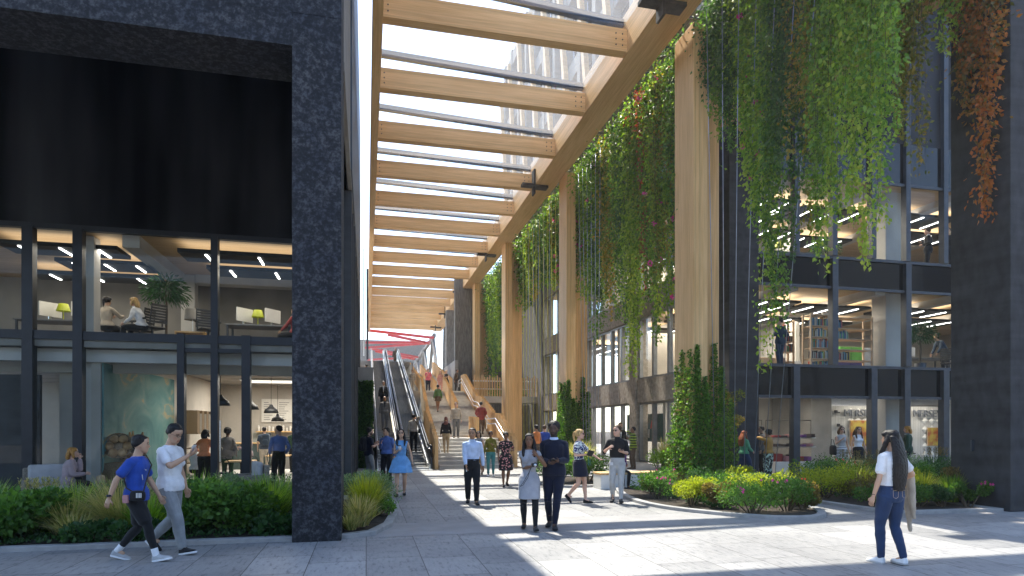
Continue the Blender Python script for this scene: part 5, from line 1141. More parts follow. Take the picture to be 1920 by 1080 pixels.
    def tone(co):
        l=(co-np.array(hcw))@Rn.T/H_; l[:,2]+=.862; c_=np.ones((len(co),3)); x=np.abs(l[:,0]); y=l[:,1]; z=l[:,2]; front=y>.03
        c_*= (1+.04*np.sin(co@np.array([31.,17,23])))[:,None]
        e=front&((x-.0185)**2/.0075**2+(z-.936)**2/.0042**2<1); c_[e]=(.12,.1,.1)
        br_=front&(np.abs(x-.019)<.0115)&(np.abs(z-.9475+.12*(x-.019))<.0028); c_[br_]=(.18,.14,.12)
        lp=front&(x<.0125)&(np.abs(z-.894)<.0042); c_[lp]=(.85,.5,.5) if not f else (.9,.38,.4)
        ch=front&((x-.027)**2+(z-.912)**2<.010**2); c_[ch]*=(1.06,.93,.92)
        if beard:
            bb=(z<.905)&(y>-.01)&(z>.858)&~lp; c_[bb]*=.16; bb2=(z<.925)&(z>=.905)&(y<.045)&(y>.0); c_[bb2]*=.3
        return c_
    body.solid('body',skin,t,vox,2,extra=fingers,attr=tone)
    # tights or bare legs handled by bottoms
    cl=t; top_m,top_k=top; bot_m,bot_k=bot
    def sleeve(P_,i,inf,to,loose=1.0):
        s_=shp[i];e=el[i];w_=wr[i]; inf*=.72; r0=((.0285 if not f else .0255)+inf)*H_
        if to=='cap': P_.limb([m(s_+V((0,0,.002))),m(s_.lerp(e,.25))],[r0,r0*.98],14,3); return
        if to=='short': P_.limb([m(s_+V((0,0,.002))),m(s_.lerp(e,.72))],[r0*1.03,r0*1.08],14,5); return
        if to=='elbow': P_.limb([m(s_),m(e),m(e.lerp(w_,.12))],[r0*1.03,(.025+inf)*H_,(.025+inf)*H_],14,5); return
        P_.limb([m(s_),m(s_.lerp(e,.5)),m(e)],[r0,(.0265+inf)*H_,(.0235+inf)*H_],14,4); P_.limb([m(e),m(e.lerp(w_,.5)),m(e.lerp(w_,.93))],[(.0235+inf)*H_,(.0225+inf)*H_,(.0165+inf*.8)*H_],14,4)
    inf={'suit':.014,'coat':.016,'sweater':.010,'long':.009,'short':.010,'elbow':.009,'polo':.009,'tank':.0055,'cap':.006,'dress':.006,'dressshort':.008}.get(top_k,.008)
    T_=Part(); hem={'suit':.455,'coat':.44,'sweater':.50,'long':.535,'short':.49,'polo':.525,'elbow':.50,'tank':.545,'cap':.53}.get(top_k,.52)
    tucked=tucked or bot_k=='tucked' or isinstance(bot_k,tuple)
    if tucked: hem=.585
    amp={0:.016,1:.015,2:.014,3:.012}[tier]
    if top_k.startswith('dress'):
        torso(T_,inf,.58,.835,True,1.0); hz,fl=(bot_k if isinstance(bot_k,tuple) else (.30,1.5))
        rr=[]
        for k in range(8):
            u=k/7; z=.60+(hz-.60)*u; rx=wa*1.05+(hp_*1.08-wa)*min(1,u*5)+(fl-1)*.085*u; ry=.053+(.020)*min(1,u*5)+(fl-1)*.075*u
            cy=(kn[0].y+kn[1].y)/2*u*.8+sp(zz(z)).y*(1-u)+py*u*.2; cx=(kn[0].x+kn[1].x)/2*u*.7
            rg=ring(m((cx,cy,zz(z))),V((1,0,0)),V((0,1,0)),(rx+inf)*H_,(ry+inf+abs(kn[0].y-kn[1].y)*.25*u)*H_,32,2)
            if fl>1.2:
                cc=m((cx,cy,zz(z))); rg=[cc+(p-cc)*(1+.07*u*math.sin(q*2*math.pi/32*7)) for q,p in enumerate(rg)]
            rr.append(rg)
        T_.loft(rr)
        if top_k=='dressshort':
            for i in (0,1): sleeve(T_,i,inf,'short')
        elif top_k=='dress':
            for i in (0,1): sleeve(T_,i,inf*.6,'cap') if fl<1.2 else None
        T_.solid('dress',top_m,t,vox,2,folds(amp*.8,16,len(n_)))
    else:
        torso(T_,inf,hem,.838,True,1.1 if not f else 1.08)
        for i in (0,1):
            if top_k!='tank': sleeve(T_,i,inf,{'suit':'long','coat':'long','sweater':'long','long':'long','short':'short','polo':'short','cap':'cap','elbow':'elbow'}[top_k])
        T_.solid({'suit':'jacket','coat':'jacket','sweater':'sweater','polo':'shirt','tank':'top'}.get(top_k,'shirt'),top_m,t,vox,2,folds(amp*(1.25 if top_k in('long','short','coat') else .8),15,len(n_)))
        if top_k in ('long','polo','suit','elbow','sweater'):
            C_=Part(); rg=[ring(m(Pv(0,-.004,z)+B*.006),A,B,r_*H_,r_*.95*H_,16,2) for z,r_ in ((.832,.045),(.845,.040),(.858,.0385))]; C_.loft(rg); C_.solid('collar',{'c_navy':'c_lblue','c_suitb':'c_white','c_suitg':'c_black'}.get(top_m,top_m) if top_k!='suit' or top_m!='c_black' else 'c_white',t,vox*.8,1)
        if top_k=='suit':
            F_=Part(); F_.loft([ring(m(Pv(0,0,z)+B*(.058+.0)),A,B,w__*H_,.022*H_,10,2) for z,w__ in ((.64,.004),(.72,.014),(.80,.024),(.83,.02))]); F_.solid('shirt_front','c_white' if top_m!='c_suitg' else 'c_black',t,vox,1)
    Bt=Part()
    if not top_k.startswith('dress'):
        if isinstance(bot_k,tuple):     # skirt
            hz,fl=bot_k; rr=[]
            for k in range(7):
                u=k/6; z=.60+(hz-.60)*u; rx=wa*1.08+(hp_*1.07-wa)*min(1,u*5)+(fl-1)*.09*u; ry=.055+.020*min(1,u*5)+(fl-1)*.07*u
                cy=(kn[0].y+kn[1].y)/2*u*.6+py; rr.append(ring(m((0,cy,zz(z))),V((1,0,0)),V((0,1,0)),(rx+.008)*H_,(ry+.008+abs(kn[0].y-kn[1].y)*.2*u)*H_,20,2.1))
            Bt.loft(rr); Bt.solid('skirt',bot_m,t,vox,2,folds(amp*.5,16,3))
        else:
            wi={'long':.012,'tucked':.012,'slim':.0055,'wide':.026,'shorts':.016}[bot_k]
            prof=[(.462,.062,.050),(.49,hp_*.96,.062),(.53,hp_,.066),(.57,hp_*.94,.060),(.597,wa*1.06+.003,.053)]
            Bt.loft([ring(m(Pv(0,0,z)),V((1,0,0)),V((0,1,0)),(rx+.0085)*H_,(ry+.0085)*H_) for z,rx,ry in prof])
            for i in (0,1):
                k=kn[i]; a=ank[i]; h0=hj[i]
                if bot_k=='shorts': Bt.limb([m(h0),m(h0.lerp(k,.5)),m(h0.lerp(k,.85))],[(th+.008)*H_,(th*.85+wi)*H_,(.036+wi)*H_],14); continue
                e_=a+V((0,-.004,.008))
                Bt.limb([m(h0),m(h0.lerp(k,.5)),m(k)],[(th+.008)*H_,(th*.85+wi)*H_,(.031+wi)*H_],14); Bt.limb([m(k),m(k.lerp(a,.35)+V((0,-.005,0))),m(e_)],[(.031+wi)*H_,(.030+wi)*H_,(.0195+wi*1.05)*H_],14,5)
            Bt.solid('trousers' if bot_k!='shorts' else 'shorts',bot_m,t,vox,2,folds(amp,15,len(n_)+1))
            if beltc:
                q=MB(); 
                b_=Part(); b_.loft([ring(m(Pv(0,0,z)),V((1,0,0)),V((0,1,0)),(wa*1.06+.0145)*H_,.0655*H_) for z in (.586,.600)]); b_.solid('belt',beltc,t,vox*.7,0)
    ds_=not socks and not tights and bot_k in('long','tucked','slim','wide'); socks='c_black' if ds_ else socks
    ds_=False if 'ds_' not in locals() else ds_
    if tights or socks:
        G=Part()
        for i in (0,1):
            k=kn[i]; a=ank[i]
            if tights: G.limb([m(hj[i]),m(hj[i].lerp(k,.5)),m(k)],[(th*.9)*H_,(th*.82+.004)*H_,.034*H_]); G.limb([m(k),m(k.lerp(a,.3)+V((0,-.006,0))),m(k.lerp(a,.7)),m(a)],[.034*H_,.0355*H_,.026*H_,.022*H_])
            if socks: g2_=Part(); g2_.limb([m(a.lerp(k,.08 if ds_ else .25)),m(a)],[(.0225 if ds_ else .0262)*H_,(.0225 if ds_ else .0252)*H_],12,3); g2_.solid('sock',socks,t,vox*.9,1)
        if G.v: G.solid('tights',tights,t,vox*.9,1)
    # shoes
    for i in (0,1):
        a=ank[i]; lift=feet[i][2]; k=kn[i]; yawf=.14*(1-2*i); pitch=0
        if lift>.012: pitch=-min(1.1,lift*14) if feet[i][1]<0 else min(.5,lift*9)
        if a.y-k.y>.02 and lift<=.012 and sit is None and feet[i][1]>.1: pitch=.18
        Rf=Matrix.Rotation(-yawf,3,'Z')@Matrix.Rotation(pitch,3,'X')
        q=lambda x,y,z:m(a+Rf@V((x,y,z-.045)))
        S_=Part(); fs=.93 if f else 1
        hh=[(-.030,.010,.020,.040),(-.022,.010,.023,.052),(0,.010,.024,.058),(.025,.009,.025,.046),(.05,.008,.027,.034),(.075,.008,.0275,.026),(.098,.008,.023,.021),(.112,.010,.014,.016)]
        rings=[]
        for y,z0,rx,z1 in hh: rings.append([q(x_*rx*fs,y*fs,(z0*.2+.001) if b_<0 else z1*b_+.006) for x_,b_ in ((-.8,-1),(.8,-1),(1,.25),(.92,.6),(.5,.95),(-.5,.95),(-.92,.6),(-1,.25))])
        S_.loft(rings); o=S_.solid('shoe',shoe,t,vox*.8,1)
        if sole:
            S2=Part(); S2.loft([[q(x_*rx*1.06*fs,y*1.03*fs,z_) for x_,z_ in ((-1,-.002),(1,-.002),(1,.013),(-1,.013))] for y,z0,rx,z1 in hh]); S2.solid('shoe_sole',sole,o,vox*.7,1)
    # hair
    hm,hk=hair; G=Part(); hv=vox*.95
    E_=lambda x,y,z,a,b,c__:G.ell(hd(x,y,z),[a*H_,b*H_,c__*H_],Rm)
    cr=lambda k_: None
    if hk in('short','curly','afro','bald','crop'):
        if hk!='bald':
            th_={'short':.007,'crop':.004,'curly':.014,'afro':.026}[hk]
            E_(0,-.012,.966,.046*fw+th_,.050+th_,.038+th_*1.2); E_(0,-.028,.940,.043+th_,.034+th_,.036); 
            for s_ in (1,-1): E_(s_*.040,-.012,.944,.009+th_*.5,.022,.022)
            if hk=='short':
                E_(0,.020,.984,.035,.026,.016); r_=random.Random(len(n_)*7)
                for _ in range(34): a=r_.random()*6.28; e=r_.uniform(.35,1.4); E_(.046*math.cos(a)*math.cos(e),-.010+.046*math.sin(a)*math.cos(e),.968+.040*math.sin(e),.009,.010,.008)
            if hk in('curly','afro'):
                r_=random.Random(len(n_))
                for _ in range(26): a=r_.random()*6.28; e=r_.uniform(.1,1.4); E_(.047*math.cos(a)*math.cos(e),-.012+.050*math.sin(a)*math.cos(e),.966+.042*math.sin(e),.014,.014,.013)
    elif hk in('long','bob','pony','bun','wavy'):
        E_(0,-.012,.965,.050*fw,.056,.042); E_(0,-.030,.940,.050,.040,.046)
        for s_ in (1,-1): E_(s_*.041,-.006,.935,.012,.026,.034)
        E_(0,.012,.981,.043,.036,.019)
        for s_ in (1,-1): E_(s_*.034,.026,.965,.014,.022,.020)
        if hk in('long','wavy','bob'):
            Ln=hl or {'long':.20,'wavy':.15,'bob':.045}[hk]
            for s_ in (1,-1):
                pts=[(s_*.040,-.006,.945),(s_*.050,.000,.905),(s_*.056,.006,.87)]+([(s_*.060,.020,.83),(s_*.056,.038,.78),(s_*.05,.045,.745)][:3] if hk!='bob' else [])
                G.limb([hd(*p) for p in pts],[.014*H_,.019*H_,.018*H_,.018*H_,.016*H_,.008*H_][:len(pts)],10,3)
            bk=[hd(0,-.036,.95),hd(0,-.046,.90),hd(0,-.050,.86)]
            rr=[]
            for k in range(7):
                u=k/6; z=.955-(.07+Ln)*u; yb=-.040-(.052 if Ln>.12 else .02)*math.sin(min(1,u*1.6)*1.5); c_=hd(0,yb,z); rr.append(ring(c_,Rm@V((1,0,0)),Rm@V((0,1,0)),((.062 if Ln>.3 else .053)+(.024 if Ln>.12 else .01)*math.sin(u*2.4)-(.05*(u-.7) if u>.7 else 0))*H_,(.022+.008*math.sin(u*3))*H_,14,2))
            G.loft(rr)
        if hk=='pony': G.limb([hd(0,-.058,.962),hd(0,-.082,.945),hd(.004,-.086,.89),hd(0,-.075,.82)],[.018*H_,.020*H_,.017*H_,.006*H_],10,3)
        if hk=='bun': E_(0,-.062,.975,.024,.024,.022)
    elif hk=='hijab':
        E_(0,-.008,.952,.052,.060,.056)
        for s_ in (1,-1): G.limb([hd(s_*.040,.012,.94),hd(s_*.042,.018,.90),hd(s_*.03,.026,.865)],[.016*H_,.018*H_,.02*H_],10,3)
        G.loft([ring(m(Pv(0,-.006,z)+B*.004),A,B,a*H_,b*H_,16,2) for z,a,b in ((.775,.075,.066),(.81,.084,.066),(.84,.066,.055),(.87,.048,.046))]); G.loft([ring(m(Pv(0,-.058,z)),A,B,a*H_,.012*H_,12,2) for z,a in ((.70,.03),(.76,.05),(.83,.05))])
    if G.v: G.solid('headscarf' if hk=='hijab' else 'hair',hm,t,hv,2 if hk!='curly' else 1,folds(.013 if hk not in('short','crop','hijab') else (.011 if hk=='short' else .004),48,5))
    if cap:
        G=Part(); G.ell(hd(-.006,-.016,.988),[.062*H_,.064*H_,.026*H_],Rm); G.solid('cap',cap,t,hv,1)
    if glass:
        mb=MB(); r_=.5
        for s_ in (1,-1):
            c_=(s_*.0195,.060,.936); mb.add([tuple(hd(c_[0]+dx*.013,c_[1]-.006*abs(dx) if dx*s_>0 else c_[1],c_[2]+dz*.0085)) for dx,dz in ((-1,-.6),(-.6,-1),(.6,-1),(1,-.6),(1,.7),(.7,1),(-.7,1),(-1,.7))],[tuple(range(8))]) if glass=='sun' else mb.tube([tuple(hd(c_[0]+math.cos(a*.785)*.012,c_[1],c_[2]+math.sin(a*.785)*.0095)) for a in range(9)],.0022,5)
            mb.tube([hd(s_*.033,.056,.938),hd(s_*.045,.0,.936)],.002,5)
        mb.tube([hd(-.008,.063,.938),hd(.008,.063,.938)],.0025,5); mb.build('glasses','blackp',t)
    t['_h']=H_
    info=dict(w=[m(x) for x in wr],e=[m(x) for x in el],fd=[(wr[i]-el[i]).normalized() for i in (0,1)],hd=hd,P=lambda x,y,z:m(Pv(x,y,z)),k=[m(x) for x in kn],s=[m(x) for x in shp],A=A,B=B,t=t,M=Matrix.Translation(V(loc))@Matrix.Rotation(R(face),4,'Z'))
    del t['_h']; return info
def at(info,p): return tuple(info['M']@V(p))
WALK=((.05,.15,0),(-.05,-.16,.035)); WALKL=((.05,-.16,.035),(-.05,.15,0)); STAND=((.06,.02,0),(-.06,-.015,0))
def fc(x,y,off=0): return 180-math.degrees(math.atan2(x,y))+off
H2={'r':((.15,.03,.47),(-.15,.03,.47))}
def ob(name,label,cat,loc,rot=(0,0,0)):
    t=thing(name,label,cat,loc); t.rotation_euler=rot; return t
def phone(label,p,rz,tilt=-.5,fr='blackp'):
    t=ob('phone',label,'phone',p,(tilt,0,rz)); MB().box(-.037,.037,-.004,.004,-.075,.075).build('case',fr,t,bevel=.004); MB().box(-.033,.033,-.0055,-.0042,-.07,.07).build('screen','cardw' if fr!='blackp' else 'steel',t); return t
M['cardw']=plain('card_white',(.6,.6,.62),.4)
def rbox(name,mat,parent,sx,sy,sz,loc=(0,0,0),pw=3.2,amp=.006):
    P_=Part(); P_.loft([ring(V(loc)+V((0,0,sz*(u-.5))),V((1,0,0)),V((0,1,0)),sx/2*w_,sy/2*w_,20,pw) for u,w_ in ((0,.75),(.04,.93),(.2,1),(.6,1),(.85,.93),(.96,.72),(1,.45))]); return P_.solid(name,mat,parent,.012,2,folds(amp,20,2))
def backpack(label,info,mat,sc=1,side=0):
    p=info['P'](side,-.115,.71); t=thing('backpack',label,'backpack',at(info,p)); t.rotation_euler=info['t'].rotation_euler; t.scale=(sc,)*3
    rbox('bag',mat,t,.30,.17,.44); rbox('pocket',mat,t,.22,.06,.2,(0,-.10,-.09))
    for s_ in (-1,1): MB().tube([(s_*.10,.06,.2),(s_*.12,.12,.26),(s_*.13,.27,.20),(s_*.15,.29,.05),(s_*.16,.17,-.12),(s_*.12,.07,-.16)],.014,6).build('strap',mat,t,True)
    return t
# --- walking pair
I=person('boy in a royal blue t-shirt and black shorts over leggings walking past the planter',(-2.93,9.10,0),-97,1.67,skin='skinasian',top=('c_royal','short'),bot=('c_black','shorts'),hair=('hblack','short'),shoe='c_lgrey',sole='c_white',feet=((.05,.17,.0),(-.045,-.165,.022)),hands=((.155,-.15,.48),(-.14,.13,.47)),head=(25,-4),lean=(0,.015),tier=0,tights='c_black',socks='c_white')
t=thing('watch','dark sports watch on the wrist of the boy in blue','watch',at(I,I['w'][0]+V((0,0,.03)))); MB().lathe([(.031,-.012),(.034,-.01),(.034,.01),(.031,.012)],14).build('band','blackp',t,True); MB().box(-.015,.015,-.042,-.033,-.016,.016).build('face','steel',t)
bp=I['P'](.13,.07,.545); t=thing('crossbody_bag','black crossbody bag with white stripes at the boy\'s hip','bag',at(I,bp)); t.rotation_euler=(0,0,R(-97)); o=rbox('bag','c_black',t,.08,.19,.13)
for i in range(4): MB().box(.041,.045,.0+i*.018,.01+i*.018,-.025,.035).build('stripe','white',t)
q1=I['P'](.10,.02,.80)-bp; q2=I['P'](.112,-.03,.66)-bp; q3=I['P'](-.07,.07,.80)-bp; q4=I['P'](.03,.09,.66)-bp
MB().tube([(.0,-.06,.05),tuple(I['P'](.115,-.02,.60)-bp),tuple(I['P'](.03,-.095,.70)-bp),tuple(I['P'](-.07,-.05,.835)-bp),tuple(I['P'](-.085,.02,.845)-bp),tuple(I['P'](-.05,.082,.77)-bp),tuple(I['P'](.06,.095,.64)-bp),(.0,.07,.05)],.009,6).build('strap','bracket',t,True)
MB().box(.012,.05,-.16,-.10,-.09,.01).build('pouch','clpink',t)
# shirt marks
mk=MB(); c0=I['P'](.035,.082,.735); mk.add([tuple(c0+V(a)) for a in ((.0,0,0),(.05,-.004,.018),(.012,.001,-.012),(-.022,0,.008))],[(0,1,2,3)]); c1=I['P'](.06,.06,.70); mk.add([tuple(c1+V(a)) for a in ((0,.01,0),(.012,.008,.0),(-.006,.01,-.07),(-.018,.012,-.07))],[(0,1,2,3)])
o=mk.build('shirt_mark','white',I['t'])
I=person('man in a white short sleeved shirt and grey trousers looking at a phone',(-2.64,9.52,0),-112,1.80,skin='skinasian',top=('c_white','short'),bot=('c_grey','long'),hair=('hblack','short'),shoe='c_black',sole='c_white',feet=((-.02+.05,.13,0),(-.05,-.19,.05)),hands=((.06,.20,.765),(-.15,.03,.46)),head=(-8,-22),tier=0,glass='clear',palm=((0,-.9,.5),None))
phone('white phone held up by the man in the white shirt',at(I,I['w'][0]+I['fd'][0]*.085+V((0,-.03,.03))),R(-112),-.45,'cardw')
# --- foreground woman
I=person('woman seen from behind with long dark hair, white t-shirt and blue jeans',(6.5,6.67,0),6,1.70,True,skin='skinlight',top=('c_white','short'),bot=('c_denim','slim'),hair=('hblack','long'),shoe='c_white',sole='c_lgrey',feet=((.05,-.06,.008),(-.045,.05,0)),hands=((.14,.08,.60),(-.155,.03,.455)),head=(9,4),tier=0,tucked=True,hl=.33)
# denim details
mb=MB(); 
for s_ in (-1,1):
    c_=I['P'](s_*.045,-.0775,.525); a=.045; b=.05
    pts=[(-a,0,b),(a,0,b),(a*.9,-.0,-b*.6),(0,0,-b),(-a*.9,0,-b*.6),(-a,0,b)]; mb.tube([tuple(c_+V((x,-.004*(1-abs(x)/a),z))) for x,_,z in pts],.002,4)
mb.tube([tuple(I['P'](x,-.0665+abs(x)*.12,.566)) for x in (-.07,-.035,0,.035,.07)],.002,4)
mb.build('stitching','pine',I['t']); c_=I['P'](.055,-.062,.582); mb=MB(); mb.box(c_.x-.025,c_.x+.025,c_.y-.012,c_.y-.006,c_.z-.016,c_.z+.016); mb.build('leather_patch','bread',I['t'])
t=thing('wrist_band','thin black band on the left wrist of the woman in jeans','bracelet',at(I,I['w'][1]+V((0,0,.03)))); MB().lathe([(.028,-.004),(.030,0),(.028,.004)],14).build('band','blackp',t,True)
t=thing('jacket','light grey jacket draped over the arm of the woman in jeans','jacket',at(I,(I['e'][0]+I['w'][0])/2+V((.02,.02,-.01)))); t.rotation_euler=(0,0,R(8)); P_=Part()
for yy,x0,L_,w_ in ((-.07,.0,.50,.045),(.0,.025,.68,.05),(.05,.06,.33,.04)):
    P_.limb([(x0-.02,yy,.05),(x0+.03,yy,.02),(x0+.045,yy-.01,-L_*.5),(x0+.07,yy-.02,-L_)],[.035,.05,w_,.022],10,4)
P_.solid('cloth','c_jk' if 'c_jk' in M else 'c_beige',t,.009,2,folds(.018,18,4))
# --- couple
I=person('woman in a grey fitted dress and black tights carrying a camera',(2.70,10.31,0),fc(2.7,10.3,3),1.65,True,skin='skinbrown',top=('c_heather','dress'),bot=(.335,1.0),hair=('hblack','long'),shoe='c_black',feet=((.05,-.06,.012),(-.055,.13,.0)),hands=((-.02,.125,.67),(-.075,.105,.775)),head=(-6,-3),tier=0,tights='c_black',palm=((-.5,.2,.8),(0,-1,.2)))
cp=I['w'][0]+I['fd'][0]*.09+V((0,.02,.01)); t=thing('camera_body','small black camera with a wrist strap in the hands of the woman in grey','camera',at(I,cp)); t.rotation_euler=I['t'].rotation_euler
MB().box(-.05,.05,-.02,.02,-.03,.03).box(-.015,.015,-.015,.015,.03,.042).build('body','blackp',t,bevel=.004); mb=MB(); mb.tube([(0,.02,0),(0,.045,0)],.024,14); mb.build('lens','chrome',t,True); MB().tube([(.05,0,0),(.08,.03,-.06),(.12,.04,-.2),(.2,.02,-.33),(.25,.0,-.36),(.2,-.01,-.3),(.1,.01,-.12),(.05,0,-.02)],.005,6).build('strap','rubber',t,True)
I=person('bearded man in a navy sweater and navy trousers walking beside the woman in grey',(3.16,10.38,0),fc(3.16,10.4,-4),1.83,skin='skindark',top=('c_navy','sweater'),bot=('c_navy','slim'),hair=('hblack','curly'),shoe='c_black',feet=((.045,-.05,.008),(-.012,.085,.0)),hands=((.035,.125,.625),(-.045,.12,.64)),head=(-4,0),tier=0,beard=True,fat=1.06,palm=((-.6,.1,.7),(.6,.1,.7)))
phone('black phone held by the man in the navy sweater',at(I,(I['w'][0]+I['w'][1])/2+V((0,.09,.02))),R(fc(3.16,10.4)),-1.1)
I=person('man in a light blue shirt and dark trousers in the middle of the passage',(2.34,14.04,0),fc(2.34,14,4),1.71,skin='skintan',top=('c_lblue','long'),bot=('c_black','long'),hair=('hblack','short'),shoe='c_black',feet=((.05,-.07,.01),(-.05,.10,0)),hands=((.09,.13,.52),(-.155,-.02,.46)),head=(-14,0),tier=1,beltc='c_black',fat=1.04,tucked=True)
t=thing('keys','keys with a white tag held by the man in light blue','keys',at(I,I['w'][0]+I['fd'][0]*.1)); MB().box(-.012,.012,-.003,.003,-.06,0).build('tag_card','cardw',t); MB().lathe([(.012,0),(.015,.003),(.012,.006)],10).build('ring','chrome',t)
I=person('woman in a sky blue dress and sunglasses holding a paper cup',(.86,16.02,0),fc(.86,16,-6),1.70,True,skin='skinlight',top=('c_sky','dress'),bot=(.36,1.75),hair=('hblack','wavy'),shoe='c_black',feet=((.05,.12,.0),(-.04,-.05,.01)),hands=((.025,.135,.695),(-.165,-.01,.50)),head=(2,8),tier=1,glass='sun',palm=((-.8,0,.3),None))
t=thing('coffee_cup','white paper cup with a dark lid held by the woman in the blue dress','cup',at(I,I['w'][0]+I['fd'][0]*.08+V((0,.03,-.03)))); MB().lathe([(0,0),(.028,0),(.038,.10),(0,.10)],16).build('cup','cardw',t,True); MB().lathe([(.04,.1),(.041,.112),(.035,.12),(0,.12)],16).build('lid','blackp',t,True)
backpack('black backpack worn by the woman in the blue dress',I,'c_black',.85)
I=person('man in grey jeans and red shoes talking beside the escalators',(.09,20.1,0),-72,1.70,skin='skinfair',top=('c_navy','short'),bot=('c_grey','long'),hair=('hblack','short'),shoe='c_red',feet=((.055,.05,0),(-.055,-.04,0)),hands=((.10,.14,.70),(-.06,.14,.72)),head=(0,-6),tier=1,beard=True); backpack('large black backpack of the man in red shoes',I,'c_black',1.0)
I=person('man in a blue checked shirt with a bag strap talking beside the escalators',(.61,19.47,0),150,1.70,skin='skinasian',top=('c_blue','long'),bot=('c_black','long'),hair=('hblack','short'),shoe='c_black',hands=((.05,.11,.73),(-.16,.0,.47)),head=(-35,0),tier=1)
t=thing('shoulder_bag','black bag slung behind the man in the blue shirt','bag',at(I,I['P'](.12,-.09,.60))); rbox('bag','c_black',t,.2,.16,.3); MB().tube([(.0,0,.1),(.0,-.05,.35),(-.02,-.2,.42)],.016,6).build('strap','c_black',t,True)
I=person('blonde woman in a navy patterned blouse and short navy skirt',(4.76,13.66,0),-128,1.69,True,skin='skinfair',top=('c_bluefl','short'),bot=('c_navy',(.36,1.12)),hair=('hblond','pony'),shoe='c_black',feet=((.03,-.15,.055),(-.03,.08,.0)),hands=((.10,.13,.66),(-.12,.24,.60)),head=(4,0),tier=1,glass='sun',palm=((-.6,-.3,.7),(0,0,1)))
t=thing('notebook','black notebook held by the blonde woman','notebook',at(I,I['w'][0]+I['fd'][0]*.1+V((0,0,.03)))); t.rotation_euler=(.5,.2,.6); MB().box(-.09,.09,-.012,.012,-.07,.07).build('cover','blackp',t); MB().box(-.086,.093,-.009,.009,-.067,.067).build('pages','cardw',t)
t=thing('lanyard','green lanyard hanging from the hand of the blonde woman','lanyard',at(I,I['w'][0]+I['fd'][0]*.07)); MB().tube([(0,0,0),(-.02,0,-.12),(-.01,.01,-.24),(.03,.01,-.22),(.02,0,-.1)],.006,5).build('cord','c_teal',t)
I=person('man in a black polo shirt and grey trousers with sunglasses',(5.65,13.55,0),fc(5.65,13.5,-2),1.78,skin='skinfair',top=('c_black','elbow'),bot=('c_lgrey','slim'),hair=('hbrown','short'),shoe='c_black',feet=((.06,-.03,.006),(-.05,.11,0)),hands=((.10,.12,.715),(-.07,.13,.665)),head=(-38,0),tier=1,glass='sun',beltc='c_black',palm=((-1,0,0),(.2,-.2,1)),fat=1.03,tucked=True)
phone('black phone in the left hand of the man in the polo shirt',at(I,I['w'][1]+I['fd'][1]*.1+V((0,0,.02))),R(165),-1.2)
t=thing('badge','white badge hanging at the belt of the man in grey trousers','badge',at(I,I['P'](.07,.068,.53))); t.rotation_euler=I['t'].rotation_euler; MB().box(-.035,.035,-.002,.002,-.07,.0).build('card','cardw',t)
I=person('woman in a black dress with pink flowers looking down',(3.98,17.92,0),fc(3.98,17.9,10),1.60,True,skin='skinbrown',top=('c_floral','dressshort'),bot=(.29,1.1),hair=('hblack','bun'),shoe='c_black',feet=((.05,.05,0),(-.04,-.09,.02)),hands=((.15,.06,.50),(-.10,.10,.66)),head=(-10,-24),tier=1,glass='clear',fat=1.12)
I=person('woman in a yellow and black plaid shirt and teal trousers',(4.28,21.7,0),fc(4.28,21.7),1.58,True,skin='skinbrown',top=('c_plaid','long'),bot=('c_teal','slim'),hair=('hblack','bun'),shoe='c_white',hands=((.15,.02,.47),(-.05,.12,.70)),tier=2)
t=thing('shoulder_bag','brown shoulder bag of the woman in plaid','bag',at(I,I['P'](-.15,.0,.60))); rbox('bag','c_brown',t,.1,.2,.28)
person('woman in a grey tank top with a bag strap behind the man in light blue',(3.95,22.3,0),fc(3.95,22.3,-10),1.62,True,skin='skinlight',top=('c_grey','tank'),bot=('c_must',(.30,1.2)),hair=('hblack','bob'),tier=2,feet=WALK)
person('woman with bare shoulders behind the walking couple',(6.62,24.13,.15),20,1.66,True,skin='skintan',top=('c_orange','tank'),bot=('c_brown','long'),hair=('hblack','bun'),tier=2)
person('man in a blue shirt partly behind the walking couple',(7.07,24.54,.15),-20,1.64,skin='skinlight',top=('c_royal','short'),bot=('c_black','long'),hair=('hbrown','short'),tier=2)
person('man in a green and yellow striped camouflage jacket by the shop entrance',(9.81,21.99,.15),80,1.58,skin='skinbrown',top=('c_camo','coat'),bot=('c_brown','long'),hair=('hblack','short'),shoe='c_brown',hands=((.06,.10,.86),(-.08,.12,.72)),head=(0,8),tier=2)
person('man in a dark suit just behind the man in the polo shirt',(10.27,24.3,.15),170,1.74,skin='skinlight',top=('c_black','suit'),bot=('c_black','long'),hair=('hbrown','short'),tier=2)
SF=((.10,.30,0),(-.10,.30,0)); SH=((.12,.22,.33),(-.12,.22,.33))
I=person('person in a purple top sitting on the white bench',(6.95,16.72,.0),200,1.6,True,skin='skintan',top=('c_purple','long'),bot=('c_black','slim'),hair=('hbrown','bob'),sit=.31,feet=((.06,.24,0),(-.06,.24,0)),hands=((.06,.2,.42),(-.06,.2,.42)),lean=(0,.16),head=(0,-20),tier=2)
